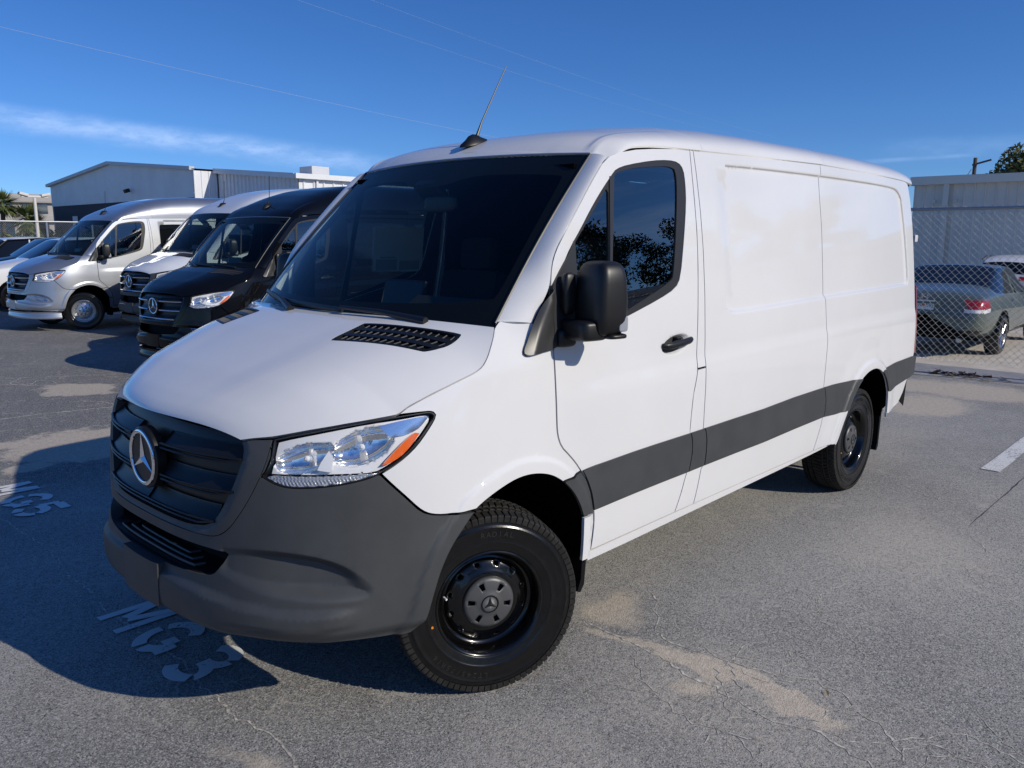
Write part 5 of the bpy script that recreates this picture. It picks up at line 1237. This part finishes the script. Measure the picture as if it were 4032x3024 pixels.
reg = [('tail_light', 'red', lambda c: c.x < -4.55 and .80 < c.z < .94 and abs(c.y) > .56+(.94-c.z)*.6), ('reverse_light', 'white_lens', lambda c: c.x < -4.58 and .745 < c.z <= .80 and abs(c.y) > .60), ('c_bumper_insert', 'plastic_dark', lambda c: c.x < -4.7 and c.z < .47)]
car_shell(sed, SEDAN, 'paint_green', regions=reg, side_rng=(4, 8), ws=(4, 7))
arches(sed, (-.98, -3.78), .36, .915)
for x in (-.98, -3.78):
    for sg in (1, -1): simple_wheel(sed, (x, sg*.82, .335), .335, sg)
for sg in (1, -1):
    rrect((-1.85, sg*.98, 1.02), (.11, .20, .13), Matrix.Identity(3), 'mirror', 'paint_green', sed, 3, None, 16, 10)
    for x in (-2.45, -3.25): MB().box((x, sg*.945, .90), (.17, .02, .022), None, .005).build('door_handle', 'chrome', sed, True)
    MB().tube([(-2.86, sg*.875, .99), (-2.90, sg*.60, 1.42)], .022, 6).build('window_post', 'paint_green', sed, True)
    MB().tube([(-4.80, sg*.55, .30), (-4.92, sg*.55, .30)], .035, 10).build('exhaust', 'satin', sed, True)
MT['plate_white'] = mat('plate_white', (.70, .74, .72), .5); MT['plate_ink'] = mat('plate_ink', (.03, .12, .08), .5); MT['plate_orange'] = mat('plate_orange', (.55, .18, .06), .5)
lp = bpy.data.objects.new('licence_plate', None); link(lp, sed); lp.location = (-4.935, 0, .845); lp.rotation_euler = (R(90-8), 0, R(-90)); lp.empty_display_size = .05
MB().box((0, 0, 0), (.305, .152, .006), None, .002).build('plate', 'plate_white', lp)
V, F = text_mesh('190  EVJ', .085, .001); MB().add([v+Vector((0, -.008, .0045)) for v in V], F).build('plate_text', 'plate_ink', lp)
MB().lathe([(0, .006), (.022, .006), (.022, .003)], 16).xform(Matrix.Rotation(R(90), 4, 'X')).build('plate_motif', 'plate_orange', lp)
MB().box((-4.915, 0, .80), (.04, .46, .20), None, .01).build('plate_recess', 'paint_green', sed)
em_ = MB(); em_.box((0, -.038, 0), (.012, .016, .085)); em_.box((0, .038, 0), (.012, .016, .085)); em_.box((0, 0, 0), (.012, .076, .014))
V, F = torus(.062, .005, 32, 6); em_.add(V, F); em_.xform(Matrix.Translation((-4.915, 0, .975)) @ Matrix.Diagonal((1, 1, .85, 1))).build('emblem', 'chrome', sed)
MB().box((-2.5, 0, .42), (4.0, 1.5, .3)).build('underbody', 'black', sed)
suv((-24.4, -1.95, -.02), R(180), 'paint_white', 'white sport utility car seen from behind beyond the dark sedan', .85, 'cars parked beyond the chain link fence')
suv((-20.6, -4.7, -.02), R(180), 'paint_white', 'white car mostly hidden behind the rear corner of the white van', .85, 'cars parked beyond the chain link fence')
# ------------------------------------------------------------------ buildings
MT.update(metal_grey=mat('metal_wall_grey', (.78, .77, .75), .55, var=(.6, .06)), metal_white=mat('metal_wall_white', (.74, .75, .76), .5, var=(.7, .05)), metal_trim=mat('metal_trim', (.55, .56, .57), .5),
          roof_metal=mat('roof_metal', (.62, .63, .64), .5), base_dark=mat('base_dark', (.045, .05, .06), .8), metal_sage=mat('metal_wall_sage', (.72, .68, .59), .55, var=(.8, .08)), sage_trim=mat('sage_trim', (.74, .70, .60), .5),
          stucco=mat('stucco_beige', (.60, .52, .44), .85, var=(.5, .06)), stucco_grey=mat('stucco_beige_shaded', (.36, .335, .31), .85), win_blue=mat('window_blue', (.03, .05, .07), .06, spec=.8), wood=mat('pole_wood', (.10, .075, .055), .85, bump=(12, .5, .02)),
          galv=mat('galvanised', (.36, .38, .40), .45, .7), wire=mat('fence_wire', (.46, .47, .47), .4, .6), cable=mat('cable_grey', (.40, .42, .46), .6), lamp_white=mat('lamp_post_white', (.66, .63, .58), .6))
def quad(V, m, name, parent): return mobj(name, V, [tuple(range(len(V)))], m, parent, False)
def ribbed_wall(name, a, b, z0, z1a, z1b, m, parent, pitch=.30, rib=.035, depth=.035):
    """wall of ribbed metal sheet from a to b (x,y), top height z1a..z1b, ribs stand out to the left of a->b"""
    a = Vector(a); b = Vector(b); d = (b-a); L = d.length; d.normalize(); n = Vector((-d.y, d.x)); V = []; F = []
    t = 0.0; prof = []
    while t < L:
        prof += [(t, 0), (min(L, t+pitch-rib*2.2), 0), (min(L, t+pitch-rib*1.6), depth), (min(L, t+pitch-rib*.6), depth)]; t += pitch
    prof.append((L, 0))
    for t_, o_ in prof:
        p_ = a+d*t_+n*o_; zt = z1a+(z1b-z1a)*t_/L; V += [(p_.x, p_.y, z0), (p_.x, p_.y, zt)]
    for i in range(len(prof)-1): F.append((2*i, 2*i+2, 2*i+3, 2*i+1))
    return mobj(name, V, F, m, parent, False)
def beam(a, b, w, h, m, name, parent):
    a = Vector(a); b = Vector(b); d = b-a; L = d.length; rot = d.to_track_quat('X', 'Z').to_matrix()
    return MB().box((a+b)/2, (L, w, h), rot).build(name, m, parent)
# gabled hall at left
hall = empty('metal_hall', (-20.5, -55.4, 0)); tag(hall, 'long grey metal hall with low gable and dark base behind the tall vans', 'building')
def H(*p): return tuple(Vector(p)-Vector((-20.5, -55.4, 0)))
X1 = -20.5
quad([H(X1, -67.3, 4.1), H(X1, -43.6, 4.1), H(X1, -43.6, 5.62), H(X1, -55.4, 6.60), H(X1, -67.3, 5.62)], 'metal_grey', 'gable_wall', hall)
MB().box(H(X1-.25, -55.4, 2.05), (.4, 23.4, 4.1)).build('wall_base', 'base_dark', hall)
for y0, z0, y1, z1 in ((-67.6, 5.62, -55.4, 6.64), (-55.4, 6.64, -43.5, 5.66)): beam(H(X1+.10, y0, z0+.06), H(X1+.10, y1, z1+.06), .30, .20, 'metal_trim', 'gable_trim', hall)
for sg, y1, z1 in ((-1, -67.6, 5.66), (1, -43.4, 5.66)): quad([H(X1+.1, -55.4, 6.72), H(X1+.1, y1, z1+.04), H(-75, y1, z1+.04), H(-75, -55.4, 6.72)], 'roof_metal', 'roof', hall)
ribbed_wall('side_wall', H(-22.3, -43.55, 0)[:2], H(X1, -43.55, 0)[:2], 0, 5.6, 5.6, 'metal_white', hall, .45)
quad([H(X1-.02, -67.28, 0), H(-75, -67.28, 0), H(-75, -67.28, 5.6), H(X1-.02, -67.28, 5.6)], 'metal_grey', 'side_wall', hall)
MB().box(H(X1+.3, -52.3, 4.75), (.30, .34, .22), Matrix.Rotation(R(20), 3, 'Y')).build('wall_lamp', 'plastic_dark', hall)
MB().box(H(X1+.02, -62.6, 2.9), (.06, .9, .8)).build('wall_vent', 'metal_grey', hall)
# extension with the white ribbed wall
ext = empty('metal_annex', (-22.0, -39, 0)); tag(ext, 'white ribbed metal annex in front of the grey hall, sunlit on one side', 'building')
def X(*p): return tuple(Vector(p)-Vector((-22.0, -39, 0)))
ribbed_wall('front_wall', X(-22, -35.0, 0)[:2], X(-22, -43.5, 0)[:2], 0, 4.90, 5.58, 'metal_white', ext, .42, .05, .05)
ribbed_wall('side_wall', X(-70, -35.0, 0)[:2], X(-22, -35.0, 0)[:2], 0, 4.86, 4.86, 'metal_white', ext, .62, .06, .06)
beam(X(-21.85, -34.9, 4.95), X(-21.85, -43.5, 5.64), .35, .28, 'metal_white', 'eave_trim', ext); beam(X(-70, -34.85, 4.95), X(-21.7, -34.85, 4.95), .3, .26, 'metal_white', 'eave_trim', ext)
quad([X(-21.8, -34.8, 5.05), X(-21.8, -43.4, 5.75), X(-70, -43.4, 5.75), X(-70, -34.8, 5.05)], 'roof_metal', 'roof', ext)
MB().box(X(-23.1, -34.93, 2.45), (.12, .14, 4.7)).build('downpipe', 'metal_white', ext)
MB().box(X(-26.0, -39.5, 5.60), (1.2, 1.3, .60), None, .03).build('roof_unit', 'metal_trim', ext)
for k, (x, y, h) in enumerate(((-30, -36.5, .5), (-31.2, -36.2, .9), (-32.5, -36.8, .55), (-34.5, -36.2, .8))): MB().tube([X(x, y, 5.1), X(x, y, 5.1+h)], .10 if k % 2 == 0 else .03, 8).build('roof_vent_pipe', 'metal_trim', ext)
# office block far left
off = empty('office_block', (-31, -108, 0)); tag(off, 'beige office block with blue ribbon windows at far left', 'building')
def OF(*p): return tuple(Vector(p)-Vector((-31, -108, 0)))
for z0, z1, m, dx in ((0, 1.6, 'stucco_grey', 0), (3.4, 4.4, 'stucco_grey', 0), (5.6, 6.6, 'stucco_grey', .02)):  # shaded face painted as darker stucco; corner pier keeps the sunlit beige
    MB().box(OF(-26.6+dx, -118, (z0+z1)/2), (12, 32, z1-z0), None, .2).build('wall_band', m, off)
MB().box(OF(-27.0, -118, 3.3), (11, 31, 5.6)).build('core_wall', 'stucco_grey', off)
for z0, z1 in ((4.4, 5.6), (1.6, 3.4)):
    for k in range(10): MB().box(OF(-20.95, -103.6-k*3.05, (z0+z1)/2), (.12, 2.9, z1-z0)).build('window', 'win_blue', off)
    for k in range(3): MB().box(OF(-22.8-k*3.6, -102.4, (z0+z1)/2), (2.6, .12, z1-z0)).build('window', 'win_blue', off)
MB().box(OF(-21.2, -102.1, 3.3), (1.6, 1.6, 6.75), None, .3).build('corner_pier', 'stucco', off)
# sage building right
rb = empty('metal_shed', (-27.5, -1.0, 0)); tag(rb, 'pale grey green ribbed metal shed beyond the parked sedan at right', 'building')
def S(*p): return tuple(Vector(p)-Vector((-27.5, -1.0, 0)))
ribbed_wall('front_wall', S(-27.5, 26, 0)[:2], S(-27.5, -6.30, 0)[:2], 0, 3.62, 3.62, 'metal_sage', rb, .305, .03, .032)
ribbed_wall('side_wall', S(-27.5, -6.30, 0)[:2], S(-55, -6.30, 0)[:2], 0, 3.62, 3.62, 'metal_sage', rb, .305, .03, .032)
MB().box(S(-27.42, 9.8, 3.70), (.26, 32.4, .26)).build('eave_trim', 'sage_trim', rb); MB().box(S(-41, -6.35, 3.70), (27, .2, .26)).build('eave_trim', 'sage_trim', rb)
quad([S(-27.35, -6.4, 3.84), S(-27.35, 26, 3.84), S(-55, 26, 3.84), S(-55, -6.4, 3.84)], 'roof_metal', 'roof', rb)
MB().box(S(-27.38, -5.28, 1.8), (.10, .16, 3.6)).build('downpipe', 'sage_trim', rb)
for y in (-5.62, -4.98): MB().box(S(-27.36, y, 3.02), (.16, .11, .11), None, .02).build('wall_lamp', 'lamp_white', rb)
MB().box(S(-27.38, .05, 2.28), (.12, .22, .24)).build('wall_box', 'plastic_trim', rb)

# ------------------------------------------------------------------ fences
def chain_fence(root, a, b, h, pitch, r, z0=.06, nseg=3):
    """woven wire: each wire zigzags upwards and hooks into its neighbours"""
    a = Vector(a); b = Vector(b); d = b-a; L = d.length; d.normalize(); nrm = Vector((-d.y, d.x, 0)); mb = MB()
    half = pitch/2; nz = int((h-z0)/half); V = []; F = []
    for k in range(int(L/pitch)):
        base = len(V)
        for j in range(nz+1):
            z = z0+j*half*1.0; sx = (k+.5*(j % 2))*pitch+(.12*pitch if j % 2 else -.12*pitch)*0
            # neighbours overlap slightly: hook depth alternates
            c = a+d*(sx+(.04*pitch if j % 2 else -.04*pitch))+nrm*((.8 if (j+k) % 2 else -.8)*r); c.z = z
            for q in range(nseg):
                th = 2*math.pi*q/nseg; V.append((c.x+d.x*r*math.cos(th)+nrm.x*r*math.sin(th), c.y+d.y*r*math.cos(th)+nrm.y*r*math.sin(th), c.z))
        for j in range(nz):
            for q in range(nseg):
                F.append((base+j*nseg+q, base+j*nseg+(q+1) % nseg, base+(j+1)*nseg+(q+1) % nseg, base+(j+1)*nseg+q))
        # second wire, mirrored zigzag, makes the diamonds
        base = len(V)
        for j in range(nz+1):
            z = z0+j*half; sx = (k+1-.5*(j % 2))*pitch
            c = a+d*(sx+(-.04*pitch if j % 2 else .04*pitch))+nrm*((-.8 if (j+k) % 2 else .8)*r); c.z = z
            for q in range(nseg):
                th = 2*math.pi*q/nseg; V.append((c.x+d.x*r*math.cos(th)+nrm.x*r*math.sin(th), c.y+d.y*r*math.cos(th)+nrm.y*r*math.sin(th), c.z))
        for j in range(nz):
            for q in range(nseg):
                F.append((base+j*nseg+q, base+j*nseg+(q+1) % nseg, base+(j+1)*nseg+(q+1) % nseg, base+(j+1)*nseg+q))
    org = root.location
    o = mobj('wire_mesh', [(v[0]-org.x, v[1]-org.y, v[2]) for v in V], F, 'wire', root, True); tag(o, kind='stuff'); return o
fr = empty('chain_link_fence', (-10.6, 0, 0)); tag(fr, 'galvanised chain link fence in front of the dark sedan at right', 'fence')
chain_fence(fr, (-10.6, -4.2, 0), (-10.6, 9.0, 0), 2.27, .098, .0041)
MB().tube([(0, -4.3, 2.22), (0, 9.1, 2.22)], .024, 10).build('top_rail', 'galv', fr, True)
for y in (-4.1, -1.95+5.3, 6.4, 8.9): MB().tube([(-.05, y, 0), (-.05, y, 2.26)], .030, 10).build('post', 'galv', fr, True)
for y in np.arange(-4.0, 9, .62): MB().tube([(.0, y, 2.20), (.03, y, 2.22), (0, y, 2.25), (-.03, y, 2.22), (0, y, 2.19)], .004, 5).build('tie_wire', 'wire', fr)
fl = empty('chain_link_fence', (-16, -40, 0)); tag(fl, 'chain link fence with steel posts behind the parked cars at left', 'fence')
chain_fence(fl, (-24, -40, 0), (2, -40, 0), 2.5, .095, .0050)
MB().tube([(-8, 0, 2.50), (18, 0, 2.50)], .035, 8).build('top_rail', 'galv', fl, True)
for x in np.arange(-23.6, 2, 1.02*2): MB().tube([(x+16, .06, 0), (x+16, .06, 2.5)], .05, 8).build('post', 'galv', fl, True)
MB().box((6.5, -.4, .72), (9, .10, 1.4)).build('screen_board', 'stucco', fl)

# ------------------------------------------------------------------ lamp post, pole, wires
lp_ = empty('lamp_post', (-15.4, -54.5, 0)); tag(lp_, 'pale lamp post with two square heads in front of the office block', 'lamp post')
MB().tube([(0, 0, 0), (0, 0, 4.2)], [.11, .09], 10).build('post', 'lamp_white', lp_, True)
MB().box((0, 0, 4.28), (1.5, .20, .10)).build('crossarm', 'lamp_white', lp_)
for sg in (-1, 1): MB().box((sg*.62, 0, 4.40), (.52, .42, .16), Matrix.Rotation(R(sg*-14), 3, 'Y'), .03).build('lamp_head', 'lamp_white', lp_)
up = empty('utility_pole', (-75.3, -16.8, 0)); tag(up, 'wooden utility pole with crossarms rising behind the grey green shed', 'utility pole')
MB().tube([(0, 0, 0), (0, 0, 8.5)], [.20, .15], 10).build('pole', 'wood', up, True)
for z, L in ((8.1, .9), (7.0, .7)): MB().box((0, .5, z), (.12, L*1.6, .14), Matrix.Rotation(R(14), 3, 'X')).build('crossarm', 'wood', up)
MB().tube([(.1, -.2, 7.6), (.6, -1.9, 4.2)], .03, 6).build('stay_wire', 'cable', up)
MB().tube([(.16, .0, 4.6), (.16, 0, 5.1)], .20, 10).build('pole_band', 'lamp_white', up)
def cable(label, a, b, r, sag=.5, ext=(-.6, 1.7)):
    a = Vector(a); b = Vector(b); pts = []
    for t in np.linspace(ext[0], ext[1], 40):
        p_ = a+(b-a)*t; p_.z += sag*((t-.5)**2-.25); pts.append(p_)
    o = MB().tube([p_-a for p_ in pts], r, 5).build('power_line', 'cable'); o.location = a; tag(o, label, 'cable', 'overhead cables')
cable('pale overhead cable crossing the sky to the antenna of the white van', (-8.9, -35.4, 10.03), (-42.5, -42.8, 9.6), .006)
cable('thin overhead cable running down towards the roof of the white van, left of two', (-16.8, -26.3, 10.93), (-48.6, -32.5, 10.97), .003)
cable('thin overhead cable high above the van, right of two', (-19.8, -25.5, 11.37), (-54.0, -31.6, 11.3), .0028)

# ------------------------------------------------------------------ plants
def leaf_mat(name, c1, c2):
    m = bpy.data.materials.new(name); m.use_nodes = True; T = NT(m.node_tree); p = T.n['Principled BSDF']; g = T.new('ShaderNodeNewGeometry')
    T.link(T.mix(g.outputs['Random Per Island'], (*c1, 1), (*c2, 1)), p.inputs['Base Color']); p.inputs['Roughness'].default_value = .6; p.inputs['Specular IOR Level'].default_value = .3
    return m
MT.update(leaf_oak=leaf_mat('leaves_oak', (.07, .085, .025), (.20, .19, .07)), leaf_palm=leaf_mat('leaves_palm', (.07, .10, .03), (.18, .21, .07)), leaf_dark=leaf_mat('leaves_wood', (.018, .026, .010), (.055, .065, .022)), bark=mat('bark', (.09, .075, .06), .9, bump=(10, .5, .03)))
def leaf_clumps(clumps, per, size):
    mb_V = []; mb_F = []
    for (cx, cy, cz, rx, rz) in clumps:
        n = int(per)
        v = RNG.normal(0, 1, (n, 3)); v /= np.linalg.norm(v, axis=1)[:, None]; rr_ = RNG.random(n)**.45
        C = np.stack([cx+v[:, 0]*rx*rr_, cy+v[:, 1]*rx*rr_, cz+v[:, 2]*rz*rr_], 1)
        a = RNG.normal(0, 1, (n, 3)); a /= np.linalg.norm(a, axis=1)[:, None]; b = np.cross(a, RNG.normal(0, 1, (n, 3))); b /= np.linalg.norm(b, axis=1)[:, None]
        s_ = size*RNG.uniform(.5, 1.3, (n, 1)); a = a*s_; b = b*s_*.55
        o = len(mb_V); mb_V += np.stack([C-a, C-b*.9+a*.1, C+a, C+b*.9+a*.1], 1).reshape(-1, 3).tolist()
        mb_F += [(o+4*i, o+4*i+1, o+4*i+2, o+4*i+3) for i in range(n)]
    return mb_V, mb_F
def tree(loc, h, rad, label, m='leaf_oak', per=150, size=.16, ncl=34):
    t = empty('oak_tree', loc); tag(t, label, 'tree')
    tr = MB(); tr.tube([(0, 0, 0), (.1, .05, h*.25), (.05, -.05, h*.45)], [h*.045, h*.035, h*.028], 8); cl = []
    for k in range(ncl):
        a = RNG.random()*6.28; e = RNG.uniform(-.1, 1.0); q = rad*RNG.uniform(.35, 1.0)*math.cos(e*1.2)
        c = Vector((q*math.cos(a), q*math.sin(a), h*.52+e*h*.42)); cl.append((*c, rad*RNG.uniform(.16, .32), rad*RNG.uniform(.13, .24)))
        if k % 3 == 0: tr.tube([(.05, -.05, h*.36), tuple(c*.5+Vector((0, 0, h*.22))), tuple(c)], [h*.018, h*.010, h*.004], 6)
    tr.build('trunk', 'bark', t, True); V, F = leaf_clumps(cl, per, size); mobj('crown', V, F, m, t, False); return t
tree((-56.5, -7.9, 0), 7.7, 3.6, 'rounded live oak rising behind the grey green shed at right', per=330, size=.17, ncl=70)
def palm(loc, h, label, n=54, L=1.5):
    t = empty('palm_tree', loc); tag(t, label, 'palm tree', 'palms in front of the office block')
    MB().tube([(0, 0, 0), (.06, 0, h*.5), (0, .05, h)], [.20, .16, .14], 8).build('trunk', 'bark', t, True)
    V = []; F = []
    for k in range(n):
        a = 2*math.pi*k/n+RNG.normal(0, .15); e = RNG.uniform(-.5, 1.15); d = Vector((math.cos(a)*math.cos(e), math.sin(a)*math.cos(e), math.sin(e))); s_ = d.cross(Vector((0, 0, 1))).normalized(); c = Vector((0, .05, h))
        for j in range(9):     # fan of leaflets
            f = (j-4)/4; dd = (d+s_*f*.75).normalized(); p0 = c+d*L*.35; p1 = p0+dd*L*.65*(1-.25*abs(f)); p1.z -= .25*L*f*f+.1*L; w = s_*.11*L
            o = len(V); V += [tuple(p0-w*.4), tuple(p0+w*.4), tuple(p1)]; F.append((o, o+1, o+2))
        o = len(V); V += [tuple(c), tuple(c+d*L*.35-s_*.02), tuple(c+d*L*.35+s_*.02)]; F.append((o, o+1, o+2))
    mobj('crown', V, F, 'leaf_palm', t, False); return t
palm((-16.3, -64.5, 0), 4.0, 'tall palm at the left edge in front of the office block', L=1.6)
palm((-17.75, -64.2, 0), 3.0, 'low palm beside the lamp post', L=1.7)
palm((-19.0, -67, 0), 2.7, 'small palm between the two larger palms', L=1.5)
cl = [(-13.5-i*.75+RNG.normal(0, .3), -63+RNG.normal(0, 1.0), .9+RNG.uniform(-.2, .8), 1.0, .9) for i in range(10)]
V, F = leaf_clumps(cl, 160, .22); hb = mobj('hedge', V, F, 'leaf_palm', None, False); tag(hb, 'loose green hedge behind the left chain link fence', 'hedge', kind='stuff')
# woodland on the camera's side of the lot: what the door glass and the white side reflect
cl = []
for k in range(460):
    x = RNG.uniform(-95, 25); y = 36+RNG.uniform(-3, 6); top = 10.5+2.0*math.sin(x*.13)+1.6*math.sin(x*.41+1)+(2.5 if x < -48 else 0)
    cl.append((x, y, RNG.uniform(.8, max(1.5, top)), RNG.uniform(1.1, 2.0), RNG.uniform(.9, 1.7)))
V, F = leaf_clumps(cl, 380, .17); wd = mobj('woodland', V, F, 'leaf_dark', None, False); tag(wd, 'dark belt of trees across the lot, seen only mirrored in the van', 'woodland', kind='stuff')
